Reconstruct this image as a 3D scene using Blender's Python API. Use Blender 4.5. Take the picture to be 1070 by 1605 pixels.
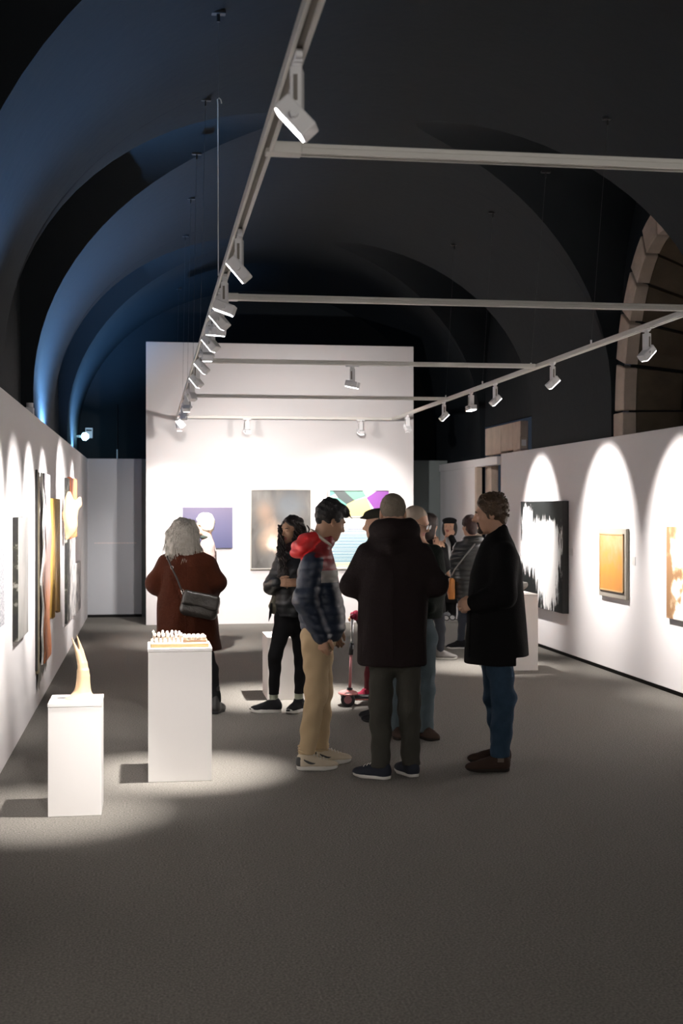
import bpy, bmesh, math, random
import numpy as np
from mathutils import Vector, Matrix
random.seed(7)
for o in list(bpy.data.objects): bpy.data.objects.remove(o)
SC = bpy.context.scene
COL = SC.collection

# ------------------------------------------------------------------ camera
F = 2030.0; H0 = 1.7; TH = math.atan(303 / F); SN, CS = math.sin(TH), math.cos(TH)
cd = bpy.data.cameras.new('camera'); cam = bpy.data.objects.new('camera', cd); COL.objects.link(cam)
cam.location = (0, 0, H0); cam.rotation_euler = (math.pi / 2, 0, -TH)
cd.sensor_fit = 'VERTICAL'; cd.sensor_height = 36; cd.sensor_width = 24; cd.lens = F / 1605 * 36
cd.shift_y = -5.5 / 1605; cd.clip_end = 100
cd.dof.use_dof = True; cd.dof.focus_distance = 8.6; cd.dof.aperture_fstop = 4.5
SC.camera = cam
# ------------------------------------------------------------------ world / exposure
w = bpy.data.worlds.new('world'); SC.world = w; w.use_nodes = True
w.node_tree.nodes['Background'].inputs[0].default_value = (.55, .7, 1, 1)
w.node_tree.nodes['Background'].inputs[1].default_value = 0.02
vs = SC.view_settings
vs.view_transform = 'Standard'; vs.look = 'None'; vs.exposure = 0.85; vs.gamma = 1; vs.use_curve_mapping = False

SPOT_W = 5.0     # overall gain of the track spots
def spot(name, loc, target, power, size=38, blend=1.0, color=(1, .945, .905), radius=.03):
    l = bpy.data.lights.new(name, 'SPOT'); l.energy = power * SPOT_W; l.spot_size = math.radians(size)
    l.spot_blend = blend; l.color = color; l.shadow_soft_size = radius
    o = bpy.data.objects.new(name, l); COL.objects.link(o); o.location = loc
    o.rotation_euler = (Vector(target) - Vector(loc)).to_track_quat('-Z', 'Y').to_euler(); return o
def area(name, loc, target, power, sx, sy, color, spread=180):
    l = bpy.data.lights.new(name, 'AREA'); l.energy = power; l.shape = 'RECTANGLE'; l.size = sx; l.size_y = sy
    l.color = color; l.spread = math.radians(spread)
    o = bpy.data.objects.new(name, l); COL.objects.link(o); o.location = loc
    o.rotation_euler = (Vector(target) - Vector(loc)).to_track_quat('-Z', 'Y').to_euler(); return o
BLUE = (.14, .40, 1)
# bluish uplights standing behind the left partition, one at the foot of each masonry pier
UPL = [(3.3, 110), (8.9, 360), (14.3, 750), (19.8, 480)]
for wy, wp in UPL: spot('uplight_beam', (-1.078, wy, 2.42), (-.95, wy - (.7 if wy == 8.9 else 0), 4.0), wp / SPOT_W, 160 if wy == 14.3 else 128, .8, (.20, .50, 1), .02)
spot('uplight_beam', (-1.078, 17.2, 2.42), (1.0, 19.07, 4.0), 85 / SPOT_W, 110, .8, (.20, .50, 1), .02)  # extra unseen lamp, added to tint the centre panel's upper left blue
# more track spots of the hall behind the camera
area('hall_spots_behind', (1.9, -2.2, 3.0), (1.9, 4, 1.0), 62, 3.0, .5, (1, .95, .88))

# ------------------------------------------------------------------ pixel helpers (reference frame 1070x1605)
def tval(px):
    q = (px - 535) / F; return (SN + q * CS) / (CS - q * SN)
def Yat(px, X): return X / tval(px)
def zat(py, X, Y): return H0 - (py - 797) * (X * SN + Y * CS) / F
def wpt(px, d): r = (px - 535) / F * d; return (d * SN + r * CS, d * CS - r * SN)

# ------------------------------------------------------------------ materials
MATS = {}
def mat(name, col, rough=.7, metal=0, emit=None, es=0, bump=0, bscale=60, var=0, vscale=8, sheen=0):
    if name in MATS: return MATS[name]
    m = bpy.data.materials.new(name); m.use_nodes = True; nt = m.node_tree; b = nt.nodes['Principled BSDF']
    b.inputs['Base Color'].default_value = (*col, 1); b.inputs['Roughness'].default_value = rough
    b.inputs['Metallic'].default_value = metal
    if rough >= .75 and not metal: b.inputs['Specular IOR Level'].default_value = .15
    if sheen: b.inputs['Sheen Weight'].default_value = sheen
    if emit: b.inputs['Emission Color'].default_value = (*emit, 1); b.inputs['Emission Strength'].default_value = es
    tc = nt.nodes.new('ShaderNodeTexCoord')
    if var:
        n = nt.nodes.new('ShaderNodeTexNoise'); n.inputs['Scale'].default_value = vscale; n.inputs['Detail'].default_value = 4
        nt.links.new(tc.outputs['Object'], n.inputs['Vector'])
        r = nt.nodes.new('ShaderNodeMix'); r.data_type = 'RGBA'
        r.inputs[6].default_value = (*[c * (1 - var) for c in col], 1); r.inputs[7].default_value = (*[min(1, c * (1 + var)) for c in col], 1)
        nt.links.new(n.outputs['Fac'], r.inputs[0]); nt.links.new(r.outputs[2], b.inputs['Base Color'])
    if bump:
        n = nt.nodes.new('ShaderNodeTexNoise'); n.inputs['Scale'].default_value = bscale; n.inputs['Detail'].default_value = 3
        nt.links.new(tc.outputs['Object'], n.inputs['Vector'])
        bp = nt.nodes.new('ShaderNodeBump'); bp.inputs['Strength'].default_value = bump; bp.inputs['Distance'].default_value = .01
        nt.links.new(n.outputs['Fac'], bp.inputs['Height']); nt.links.new(bp.outputs['Normal'], b.inputs['Normal'])
    MATS[name] = m; return m

def ramp_mat(name, stops, scale=(1, 1, 1), nscale=3, detail=6, rough=.6, dist=0, coord='Object', grad=None, bump=0, noise_amt=1.0, const=False):
    """colour ramp over noise (+ optional gradient along an axis)"""
    if name in MATS: return MATS[name]
    m = bpy.data.materials.new(name); m.use_nodes = True; nt = m.node_tree; b = nt.nodes['Principled BSDF']
    b.inputs['Roughness'].default_value = rough
    tc = nt.nodes.new('ShaderNodeTexCoord'); mp = nt.nodes.new('ShaderNodeMapping'); mp.inputs['Scale'].default_value = scale
    nt.links.new(tc.outputs[coord], mp.inputs['Vector'])
    n = nt.nodes.new('ShaderNodeTexNoise'); n.inputs['Scale'].default_value = nscale; n.inputs['Detail'].default_value = detail
    n.inputs['Distortion'].default_value = dist
    nt.links.new(mp.outputs[0], n.inputs['Vector']); fac = n.outputs['Fac']
    if grad:
        ax, a0, a1 = grad
        sp = nt.nodes.new('ShaderNodeSeparateXYZ'); nt.links.new(tc.outputs[coord], sp.inputs[0])
        mr = nt.nodes.new('ShaderNodeMapRange'); mr.inputs[1].default_value = a0; mr.inputs[2].default_value = a1
        nt.links.new(sp.outputs[ax], mr.inputs[0])
        ma = nt.nodes.new('ShaderNodeMath'); ma.operation = 'MULTIPLY_ADD'; ma.inputs[1].default_value = noise_amt
        s2 = nt.nodes.new('ShaderNodeMath'); s2.operation = 'SUBTRACT'; s2.inputs[1].default_value = .5
        nt.links.new(fac, s2.inputs[0]); nt.links.new(s2.outputs[0], ma.inputs[0]); nt.links.new(mr.outputs[0], ma.inputs[2]); fac = ma.outputs[0]
    cr = nt.nodes.new('ShaderNodeValToRGB'); el = cr.color_ramp.elements
    if const: cr.color_ramp.interpolation = 'CONSTANT'
    while len(el) < len(stops): el.new(.5)
    for e, (p, c) in zip(el, stops): e.position = p; e.color = (*c, 1)
    nt.links.new(fac, cr.inputs[0]); nt.links.new(cr.outputs[0], b.inputs['Base Color'])
    if bump:
        bp = nt.nodes.new('ShaderNodeBump'); bp.inputs['Strength'].default_value = bump; bp.inputs['Distance'].default_value = .02
        nt.links.new(n.outputs['Fac'], bp.inputs['Height']); nt.links.new(bp.outputs['Normal'], b.inputs['Normal'])
    MATS[name] = m; return m

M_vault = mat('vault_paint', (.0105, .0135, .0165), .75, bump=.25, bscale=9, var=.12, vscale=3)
M_white = mat('white_wall_paint', (.74, .715, .715), .8, bump=.05, bscale=40)
M_grey = mat('grey_wall_paint', (.50, .51, .54), .85)
M_black = mat('black_gap', (.012, .012, .012), .8)
M_track = mat('track_enamel', (.62, .60, .56), .45)
M_trackin = mat('track_groove', (.20, .18, .16), .6)
M_fix = mat('spot_enamel', (.78, .77, .78), .4)
M_glow = mat('spot_lens', (1, 1, 1), .4, emit=(1, .97, .95), es=9)
M_ped = mat('pedestal_paint', (.76, .735, .715), .7)
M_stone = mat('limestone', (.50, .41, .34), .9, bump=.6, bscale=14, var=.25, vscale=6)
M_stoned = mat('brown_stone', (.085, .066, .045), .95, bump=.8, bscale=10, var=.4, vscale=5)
M_wire = mat('steel_wire', (.07, .07, .075), .6)
M_wirew = mat('white_cable', (.75, .75, .75), .5)
M_plate = mat('black_metal', (.012, .012, .014), .5)

# ------------------------------------------------------------------ mesh helpers
def mk(name, verts, faces, m, parent=None, smooth=False, loc=None, mi=None):
    me = bpy.data.meshes.new(name)
    me.from_pydata([tuple(v) for v in verts], [], [tuple(f) for f in faces]); me.update()
    for x in (m if isinstance(m, (list, tuple)) else [m]): me.materials.append(x)
    if mi is not None: me.polygons.foreach_set('material_index', np.array(mi, dtype=np.int32))
    if smooth: me.polygons.foreach_set('use_smooth', np.ones(len(me.polygons), dtype=bool))
    o = bpy.data.objects.new(name, me); COL.objects.link(o)
    if parent: o.parent = parent
    if loc: o.location = loc
    return o
def boxvf(x0, x1, y0, y1, z0, z1):
    v = [(x, y, z) for z in (z0, z1) for y in (y0, y1) for x in (x0, x1)]
    f = [(0, 2, 3, 1), (4, 5, 7, 6), (0, 1, 5, 4), (2, 6, 7, 3), (0, 4, 6, 2), (1, 3, 7, 5)]
    return v, f
class MB:
    def __init__(s): s.v = []; s.f = []; s.mi = []
    def add(s, v, f, mi=0):
        n = len(s.v); s.v += [tuple(p) for p in v]; s.f += [tuple(i + n for i in q) for q in f]; s.mi += [mi] * len(f); return s
    def box(s, *a, mi=0): v, f = boxvf(*a); return s.add(v, f, mi)
    def obox(s, c, R, hx, hy, hz, mi=0):
        v, f = boxvf(-hx, hx, -hy, hy, -hz, hz); c = Vector(c)
        return s.add([c + R @ Vector(p) for p in v], f, mi)
    def tube(s, pts, r, n=6, mi=0, caps=True):
        pts = [Vector(p) for p in pts]; rr = r if isinstance(r, (list, tuple)) else [r] * len(pts); V = []; Fc = []
        up = Vector((0, 0, 1))
        for i, p in enumerate(pts):
            t = (pts[min(i + 1, len(pts) - 1)] - pts[max(i - 1, 0)]).normalized()
            a = t.cross(up if abs(t.z) < .9 else Vector((1, 0, 0))).normalized(); b = t.cross(a)
            for k in range(n):
                an = 2 * math.pi * k / n; V.append(p + (a * math.cos(an) + b * math.sin(an)) * rr[i])
        for i in range(len(pts) - 1):
            for k in range(n): Fc.append((i * n + k, i * n + (k + 1) % n, (i + 1) * n + (k + 1) % n, (i + 1) * n + k))
        if caps: Fc.append(tuple(range(n))[::-1]); Fc.append(tuple((len(pts) - 1) * n + k for k in range(n)))
        return s.add(V, Fc, mi)
    def build(s, name, m, parent=None, smooth=False, loc=None):
        return mk(name, s.v, s.f, m, parent, smooth, loc, s.mi if isinstance(m, (list, tuple)) else None)
def bev(o, wd=.004, seg=2):
    b = o.modifiers.new('bevel', 'BEVEL'); b.width = wd; b.segments = seg; b.limit_method = 'ANGLE'; return o
def tag(o, label=None, cat=None, group=None, kind=None):
    if label: o['label'] = label
    if cat: o['category'] = cat
    if group: o['group'] = group
    if kind: o['kind'] = kind
    return o
def empty(name, loc, rz=0):
    o = bpy.data.objects.new(name, None); COL.objects.link(o); o.location = loc; o.rotation_euler = (0, 0, rz)
    o.empty_display_size = .1; return o
def struct(o): o['kind'] = 'structure'; return o

# ------------------------------------------------------------------ structure
XL, XR, ZS, VB, YC, LW, LH, PER = -1.12, 4.83, 2.88, 2.45, 11.8, 1.29, 2.40, 5.45
YE = 21.6; Y0 = -4.0; XC = (XL + XR) / 2; RV = (XR - XL) / 2
cents = [YC + PER * k for k in range(-3, 2)]
def lun(Y):
    for c in cents:
        if abs(Y - c) < LW: return ZS + LH * math.sqrt(max(0, 1 - ((Y - c) / LW) ** 2))
    return ZS
ys = [Y0]
for c in cents:
    k = 40; ys += [c - LW - 1e-4] + [c - LW * math.cos(math.pi * i / k) for i in range(1, k)] + [c + LW + 1e-4]
ys = [y for y in sorted(ys) if y >= Y0] + [YE]
NV = 56
V = []; Fc = []
for y in ys:
    a0 = math.asin(min(1, (lun(y) - ZS) / VB))
    for j in range(NV + 1):
        a = a0 + (math.pi - 2 * a0) * j / NV; V.append((XC - RV * math.cos(a), y, ZS + VB * math.sin(a)))
for i in range(len(ys) - 1):
    for j in range(NV): q = i * (NV + 1) + j; Fc.append((q, q + 1, q + NV + 2, q + NV + 1))
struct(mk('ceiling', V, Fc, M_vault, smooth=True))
XO = 5.98
def lunette(side, c, xe):
    """soffit of the side vault between the arris and its end wall, with the two reveals below the springing"""
    mb = MB(); k = 40; xe2 = xe
    P = []
    for i in range(k + 1):
        y = c - LW * math.cos(math.pi * i / k); z = ZS + LH * math.sqrt(max(0, 1 - ((y - c) / LW) ** 2))
        q = min(1, (z - ZS) / VB); xa = XC + side * RV * math.sqrt(1 - q * q); P.append(((xa, y, z), (xe2, y, z)))
    v = [p for pr in P for p in pr]
    mb.add(v, [(2 * i, 2 * i + 2, 2 * i + 3, 2 * i + 1) for i in range(k)])
    xw = XL if side < 0 else XR
    for y in (c - LW, c + LW): mb.add([(xw, y, 0), (xe2, y, 0), (xe2, y, ZS), (xw, y, ZS)], [(0, 1, 2, 3)])
    return mb
for c in cents[1:]:
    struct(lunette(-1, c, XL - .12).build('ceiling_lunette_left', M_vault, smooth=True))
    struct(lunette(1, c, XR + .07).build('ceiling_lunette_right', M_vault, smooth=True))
# side walls: piers between the lunettes and the lunette end walls
def pier_walls(name, xw):
    mb = MB(); edges = [Y0] + [e for c in cents[1:] for e in (c - LW, c + LW)] + [YE]
    for a, b in zip(edges[::2], edges[1::2]): mb.add([(xw, a, 0), (xw, b, 0), (xw, b, ZS), (xw, a, ZS)], [(0, 1, 2, 3)])
    return struct(mb.build(name, M_vault))
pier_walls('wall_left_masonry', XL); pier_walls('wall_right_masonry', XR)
mb = MB()
for c in cents[1:]: mb.box(XL - .17, XL - .12, c - LW - .1, c + LW + .1, 0, ZS + LH + .1)
struct(mb.build('wall_left_lunette', M_vault))
# right lunette end walls: open around each arched window
OW, OH, OZ = 1.30, 1.93, 2.70     # outer edge of the stone arch
def arch(c, hw, hh, zs, n, zb=2.0):
    """polyline from the low near jamb over the crown to the low far jamb"""
    p = [(c - hw, zb)] + [(c - hw * math.cos(math.pi * i / n), zs + hh * math.sin(math.pi * i / n)) for i in range(n + 1)] + [(c + hw, zb)]
    return p
for ci, c in enumerate(cents[1:]):
    if ci == 3:
        mb = MB().box(XR + .07, XR + .12, c - LW - .1, c + LW + .1, 2.9, ZS + LH + .1)
        struct(mb.build('wall_right_lunette', M_vault)); continue
    ip = arch(c, OW - .16, OH - .14, OZ, 24); op = arch(c, LW + .12, LH + .15, ZS, 24)
    n = len(ip); v = [(XR + .07, y, z) for y, z in ip] + [(XR + .07, y, z) for y, z in op]
    f = [(i, i + 1, n + i + 1, n + i) for i in range(n - 1)]
    mb = MB().add(v, f); mb.box(XR + .07, XR + .1, c - LW - .1, c + LW + .1, 0, 2.0)
    struct(mb.build('wall_right_lunette', M_vault))
# arched stone windows (ring of voussoirs, splayed reveal of coursed blocks, pane)
M_pane = mat('dusk_window_glass', (.02, .04, .08), .1, emit=BLUE, es=.03)
rs = random.Random(3)
def seglist():
    zb = [2.0, 2.36, 2.70]; s = [('z', zb[i], zb[i + 1]) for i in range(2)]
    return s
def window(num, c, detail):
    root = struct(empty('window_%d' % num, (XR + .07, c, 2.0)))
    # parametric positions along the arch: u in metres-ish
    def pos(u, hw, hh):   # u: 0..1 near jamb, 1..2 arch, 2..3 far jamb
        if u <= 1: return (-hw, 2.0 + (OZ - 2.0) * u)
        if u >= 2: return (hw, OZ - (OZ - 2.0) * (u - 2))
        a = math.pi * (u - 1); return (-hw * math.cos(a), OZ + hh * math.sin(a))
    us = [0, .5, 1] + [1 + k / 11 for k in range(1, 12)] + [2.5, 3]
    for i in range(len(us) - 1):
        g = .004 if i not in (0,) else 0
        a, b = us[i] + g, us[i + 1] - g
        jit = rs.uniform(-.035, .03); low = (i >= len(us) - 3 or i < 2)
        ex = .03 if low else 0
        mb = MB(); n = 3; V = []
        for k in range(n + 1):
            u = a + (b - a) * k / n
            for (hw, hh) in ((OW + jit * .5 + ex, OH + jit), (OW - .27, OH - .27)):
                y, z = pos(u, hw, hh); z -= 2.0
                V.append((-.035 - (.01 if low else 0), y, z)); V.append((.10, y, z))
        Fq = []
        for k in range(n):
            q = 4 * k; Fq += [(q, q + 4, q + 6, q + 2), (q + 2, q + 6, q + 7, q + 3), (q, q + 1, q + 5, q + 4)]
        Fq += [(0, 2, 3, 1), (4 * n, 4 * n + 1, 4 * n + 3, 4 * n + 2)]
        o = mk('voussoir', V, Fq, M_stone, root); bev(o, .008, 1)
        # reveal blocks behind, two deep
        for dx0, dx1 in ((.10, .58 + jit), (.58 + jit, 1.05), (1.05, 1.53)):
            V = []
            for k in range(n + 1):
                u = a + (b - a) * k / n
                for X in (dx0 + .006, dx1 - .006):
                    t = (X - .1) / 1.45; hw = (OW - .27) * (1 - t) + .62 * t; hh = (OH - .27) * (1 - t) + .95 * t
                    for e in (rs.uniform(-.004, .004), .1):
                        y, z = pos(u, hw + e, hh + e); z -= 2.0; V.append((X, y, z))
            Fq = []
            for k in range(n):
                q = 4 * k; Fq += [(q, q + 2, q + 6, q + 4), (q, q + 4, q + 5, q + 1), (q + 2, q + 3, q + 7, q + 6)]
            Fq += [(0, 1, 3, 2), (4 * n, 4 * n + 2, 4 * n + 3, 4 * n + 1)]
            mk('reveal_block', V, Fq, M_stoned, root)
    # backing behind joints
    V = []
    for k in range(31):
        u = 3 * k / 30
        for X, hw, hh in ((.05, OW - .2, OH - .2), (1.55, .70, 1.03)):
            y, z = pos(u, hw, hh); V.append((X, y, z - 2.0))
    mk('mortar_bed', V, [(2 * k, 2 * k + 1, 2 * k + 3, 2 * k + 2) for k in range(30)], M_black, root)
    MB().box(1.54, 1.56, -.75, .75, -.1, 1.75).build('pane', M_pane, root)
    fr = MB()
    for y in (-.62, 0, .62): fr.box(1.525, 1.54, y - .02, y + .02, 0, 1.65)
    for z in (.02, .55, 1.1): fr.box(1.525, 1.54, -.62, .62, z - .02, z + .02)
    fr.build('window_frame', M_black, root)
    MB().box(.0, 1.55, -OW, OW, -.06, -.0).build('sill', M_stoned, root)
window(1, cents[3], True); window(2, cents[2], True); window(3, cents[1], True)

M_carpet = ramp_mat('grey_carpet', [(.3, (.082, .076, .066)), (.5, (.14, .130, .113)), (.72, (.21, .197, .173))], nscale=95, detail=3, rough=.98, bump=.5)
struct(MB().box(-1.3, 5.2, Y0, YE, -.06, 0).build('floor', M_carpet))
struct(MB().box(-1.4, 5.6, YE, YE + .1, 0, 5.6).build('wall_back', M_vault))
struct(MB().box(-1.4, 5.6, Y0 - .1, Y0, 0, 5.6).build('wall_front', M_vault))
struct(bev(MB().box(-1.04, -.935, Y0, 20.6, 0, 2.48).build('wall_left', M_white), .004, 1))
struct(bev(MB().box(4.73, 4.81, Y0, 17.06, .045, 2.44).build('wall_right', M_white), .004, 1))
struct(MB().box(4.755, 4.81, Y0, 17.04, 0, .05).build('baseboard_right', M_black))
PX0, PX1, PY = -.03, 3.94, 19.07
pn = struct(bev(MB().box(PX0, PX1, PY, PY + .32, 0, 4.13).build('wall_centre_panel', M_white), .004, 1))
struct(MB().box(-.935, -.10, 20.6, 20.68, .04, 2.48).build('wall_back_grey_left', M_grey))
struct(MB().box(-.10, 4.82, 20.62, 20.7, 0, 2.48).build('wall_back_grey_right', mat('slate_wall_paint', (.20, .225, .225), .85)))
struct(MB().box(-.935, -.10, 20.57, 20.62, 0, .035).build('baseboard_back', M_black))
struct(MB().box(4.70, 4.80, 18.35, 20.6, 0, 2.30).build('wall_right_return', M_white))
struct(MB().box(4.68, 4.80, 17.06, 20.6, 2.30, 2.41).build('trim_1', M_white))
struct(MB().box(4.70, 4.78, 18.25, 18.35, 0, 2.30).build('trim_2', M_stone))
# stone surround in the last right-hand bay
root = struct(empty('trim_stone_surround', (4.86, 17.35, 0)))
blocks = [(-.85, -.5, 2.45, 2.86), (-.5, .1, 2.48, 2.86), (.1, .95, 2.46, 2.86), (-.85, -.55, 1.9, 2.44), (-.85, -.5, 1.2, 1.89), (-.85, -.55, 0, 1.19),
          (.62, .95, 1.9, 2.45), (.6, .95, 1.2, 1.89), (.62, .95, 0, 1.19)]
for a, b, z0, z1 in blocks: bev(MB().box(-.02, .09, a + .004, b - .004, z0 + .004, z1 - .004).build('stone', M_stone, root), .008, 1)
for k in range(5):
    bev(MB().box(.12, .2, -.56, .64, .5 * k + .005, .5 * k + .495).build('stone', M_stoned, root), .01, 1)

# ------------------------------------------------------------------ track lighting
TX, RX, TZ = .417, 3.51, 2.98
BY = [4.65, 7.95, 11.4, 14.95, 18.4]
def rail(name, x0, x1, y0, y1, label):
    """three-circuit rail: closed top, open groove below"""
    r = empty(name, (x0, y0, TZ)); tag(r, label, 'track', 'suspended lighting tracks')
    dx, dy = x1 - x0, y1 - y0; L = math.hypot(dx, dy); ux, uy = dx / L, dy / L; nx, ny = -uy, ux
    def seg(a, b, zz0, zz1, mi, mbx):
        v = [(ux * l + nx * t, uy * l + ny * t, z) for z in (zz0, zz1) for t in (a, b) for l in (0, L)]
        mbx.add(v, [(0, 2, 3, 1), (4, 5, 7, 6), (0, 1, 5, 4), (2, 6, 7, 3), (0, 4, 6, 2), (1, 3, 7, 5)], mi)
    m1 = MB()
    seg(-.024, .024, .018, .034, 0, m1); seg(-.024, -.0115, -.004, .018, 0, m1); seg(.0115, .024, -.004, .018, 0, m1)
    bev(m1.build('rail_profile', M_track, r), .002, 1)
    m2 = MB(); seg(-.0115, .0115, .010, .018, 0, m2); m2.build('conductor_groove', M_trackin, r)
    return r
rail('lighting_track', TX, TX, .6, 18.9, 'long white lighting track running away overhead, left of the two')
rail('lighting_track', RX, RX, .6, 18.4, 'long white lighting track overhead, right of the two')
bn = ['nearest', 'second nearest', 'third nearest', 'fourth', 'farthest']
for k, y in enumerate(BY):
    r = rail('cross_bar', TX + .03, RX - .03, y, y, bn[k] + ' white cross bar of the five joining the two lighting tracks'); r['group'] = 'cross bars'
    tag(r, cat='bar')
    j = MB().box(-.03, .1, -.032, .032, -.006, .037); bev(j.build('corner_coupling', M_track, r), .003, 1)
LP = []
def fixture(x, y, target, label, power, size=34, arm=.122, yaw=None, on=True, col=(1, .945, .905), s=1.0, along='y'):
    """track spot: adapter, slim driver arm, pivot, flat head with a glowing lens"""
    r = empty('track_spotlight', (x, y, TZ)); tag(r, label, 'spotlight', 'track spotlights')
    a = MB()
    if along == 'y': a.box(-.010, .010, -.06, .06, -.018, .004)
    else: a.box(-.06, .06, -.010, .010, -.018, .004)
    a.box(-.014, .014, -.03, .03, -.022, -.012)
    a.tube([(0, 0, -.018), (0, 0, -.034)], .016, 10); bev(a.build('adapter', M_fix, r), .002, 1)
    dirv = (Vector(target) - Vector((x, y, TZ - .2))).normalized()
    h = Vector((dirv.x, dirv.y, 0)); h = h.normalized() if h.length > .05 else Vector((-1, 0, 0))
    side = Vector((-h.y, h.x, 0))
    R = Matrix((side, h, Vector((0, 0, 1)))).transposed()
    ar = MB(); zt = -.034; zb = zt - arm
    ar.obox(Vector((0, 0, (zt + zb) / 2)), R, .030, .017, arm / 2)
    bev(ar.build('driver_arm', M_fix, r), .003, 1)
    c0 = Vector((0, 0, zt - arm * .5))
    for sg in (-1, 1): MB().obox(c0 + side * .0305 * sg, R, .0008, .006, arm * .3).build('vent_slot', M_trackin, r)
    pc = Vector((0, 0, zb - .018))
    upv = side.cross(dirv).normalized()
    RH = Matrix((side, upv, dirv)).transposed()
    hd = MB(); hd.obox(pc + dirv * .0, RH, .040, .060, .027)
    ho = bev(hd.build('lamp_head', M_fix, r), .006, 2)
    pv = MB(); pv.tube([pc + side * -.058, pc + side * .058], .012, 10); pv.tube([Vector((0, 0, zb + .02)), pc], .015, 8); pv.build('pivot', M_fix, r)
    ln = MB(); ln.obox(pc + dirv * .0285, RH, .033, .053, .0025); ln.build('lens', M_glow if on else M_fix, r)
    if power > 0: spot('spot_beam', Vector((x, y, TZ)) + pc + dirv * .05, target, power, size, color=col)
    return r
LW_X = -.935
spot('spot_beam', (TX, 2.4, 2.8), (-.42, 7.15, .35), 80, 15)  # added beam without a fixture, brightens the short pedestal's front
spot('spot_beam', (TX, 1.9, 2.8), (.12, 7.9, .42), 95, 17)  # added out-of-frame beam, no fixture, brightens the tall pedestal's front
def lw(Y, z): return (LW_X, Y, z)
ST = 'white spotlight on the left track, '
lst = [  # y, target, label, power, size
 (3.65, (LW_X, 4.0, 1.5), 'the nearest and largest, lens glowing', 60, 54),
 (6.0, (LW_X, 6.3, 1.6), 'second from the camera, before the tight cluster', 60, 50),
 (7.15, (-.45, 7.35, .4), 'front one of the cluster at the second cross bar', 95, 33),
 (7.62, (LW_X, 8.2, 1.5), 'second of the tight cluster at the second cross bar', 115, 46),
 (8.1, (.25, 8.35, .6), 'just behind the second cross bar, tilted right', 165, 34),
 (8.7, (LW_X, 9.5, 1.4), 'right behind the cluster at the second cross bar', 75, 46),
 (9.4, (.25, 10.6, 0), 'with a level head seen against panel top', 12, 60),
 (10.15, (LW_X, 10.6, 1.5), 'sixth from the far end, tilted left', 120, 44),
 (11.3, (LW_X, 12.0, 1.5), 'just in front of the third cross bar', 115, 44),
 (12.7, (-.86, 14.4, 1.70), 'between the third and fourth cross bars', 150, 40),
 (14.2, (.62, 15.5, 1.3), 'just before the fourth cross bar', 120, 46),
 (15.4, (1.1, 19.07, 1.6), 'first one past the fourth cross bar', 40, 60),
 (16.9, (LW_X, 16.4, 1.5), 'next to last at the far end', 130, 50),
 (17.7, (.25, 19.07, 1.1), 'farthest of all, at the end over the panel', 30, 75)]
for y, t, lb, p, sz in lst: fixture(TX, y, t, ST + lb, p, sz, on=p > 0 or True)
RT = 'white spotlight on the right track, '
for y, t, lb, p, sz in [
 (6.6, (4.73, 8.6, 1.5), 'outside the frame', 75, 56),
 (8.8, (4.73, 9.2, 1.45), 'nearest, before the stone window', 95, 64),
 (10.97, (4.73, 11.0, 1.45), 'second from the camera', 98, 62),
 (12.87, (4.73, 12.95, 1.5), 'middle one of the five', 100, 62),
 (13.87, (3.6, 13.6, .4), 'short one with a faintly greenish lens', 130, 38),
 (15.2, (4.73, 15.25, 1.5), 'second from the far end', 95, 60),
 (17.4, (3.0, 19.07, 1.3), 'farthest, before the panel edge', 30, 80)]:
    if y == 6.6: spot('spot_beam', (RX, y, TZ - .2), t, p, sz); continue
    fixture(RX, y, t, RT + lb, p, sz)
BT = 'white spotlight hanging from the '
fixture(1.80, BY[2], (1.35, 11.6, .5), BT + 'third cross bar, alone in front of the panel', 200, 44, along='x')
fixture(tval(387) * BY[4], BY[4], (1.2, 19.07, .9), BT + 'farthest cross bar, small one at its left', 22, 90, along='x')
fixture(tval(565) * BY[4], BY[4], (2.9, 19.07, .9), BT + 'farthest cross bar, white one above the geometric painting', 25, 90, along='x')
spot('spot_beam', (2.4, 14.95, 2.8), (2.9, 19.07, 2.0), 40, 84)  # no fixture here: beam added to wash the right of the centre panel
spot('spot_beam', (1.2, 14.95, 2.8), (1.2, 19.07, 2.0), 34, 84)  # same for the panel's left part, an added beam without a fixture
# suspension wires and ceiling plates
def vault_z(x): return ZS + VB * math.sqrt(max(0, 1 - ((x - XC) / RV) ** 2))
def anchor(px, py):
    """ceiling point met by the sight line through a reference pixel"""
    t = tval(px); Y = 4.0
    while Y < 21:
        x = t * Y; z = zat(py, x, Y)
        if z >= max(vault_z(x), ZS): return x, Y, vault_z(x)
        Y += .01
    return t * Y, Y, vault_z(t * Y)
def wire(px, py, label, tx):
    x, Y, zc = anchor(px, py)
    e = empty('suspension_wire', (x, Y, zc)); tag(e, label, 'wire', 'suspension wires of the tracks')
    dx = tx - x
    MB().tube([(0, 0, -.05), (dx, 0, TZ + .04 - zc)], .0013, 5).build('wire', M_wire, e)
    bev(MB().box(-.045, .045, -.02, .02, -.016, .004).build('ceiling_plate', M_plate, e), .004, 1)
    MB().tube([(0, 0, -.016), (0, 0, -.06)], .007, 8).build('grip', M_plate, e)
    MB().tube([(dx, 0, TZ + .035 - zc), (dx, 0, TZ + .07 - zc)], .008, 8).build('rail_clamp', M_wirew, e)
for px, py, lb in ((322, 155, 'second'), (308, 240, 'third'), (299, 310, 'fourth'), (290, 369, 'fifth'), (280, 452, 'sixth')):
    wire(px, py, 'thin dark wire from a black ceiling plate, %s one above the left track' % lb, TX)
for px, py, lb in ((952, 184, 'nearest'), (855, 268, 'second'), (772, 332, 'third'), (712, 383, 'fourth')):
    wire(px, py, 'thin dark wire above the right track, %s of four' % lb, RX)
x, Y, zc = anchor(342, 18)
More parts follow.
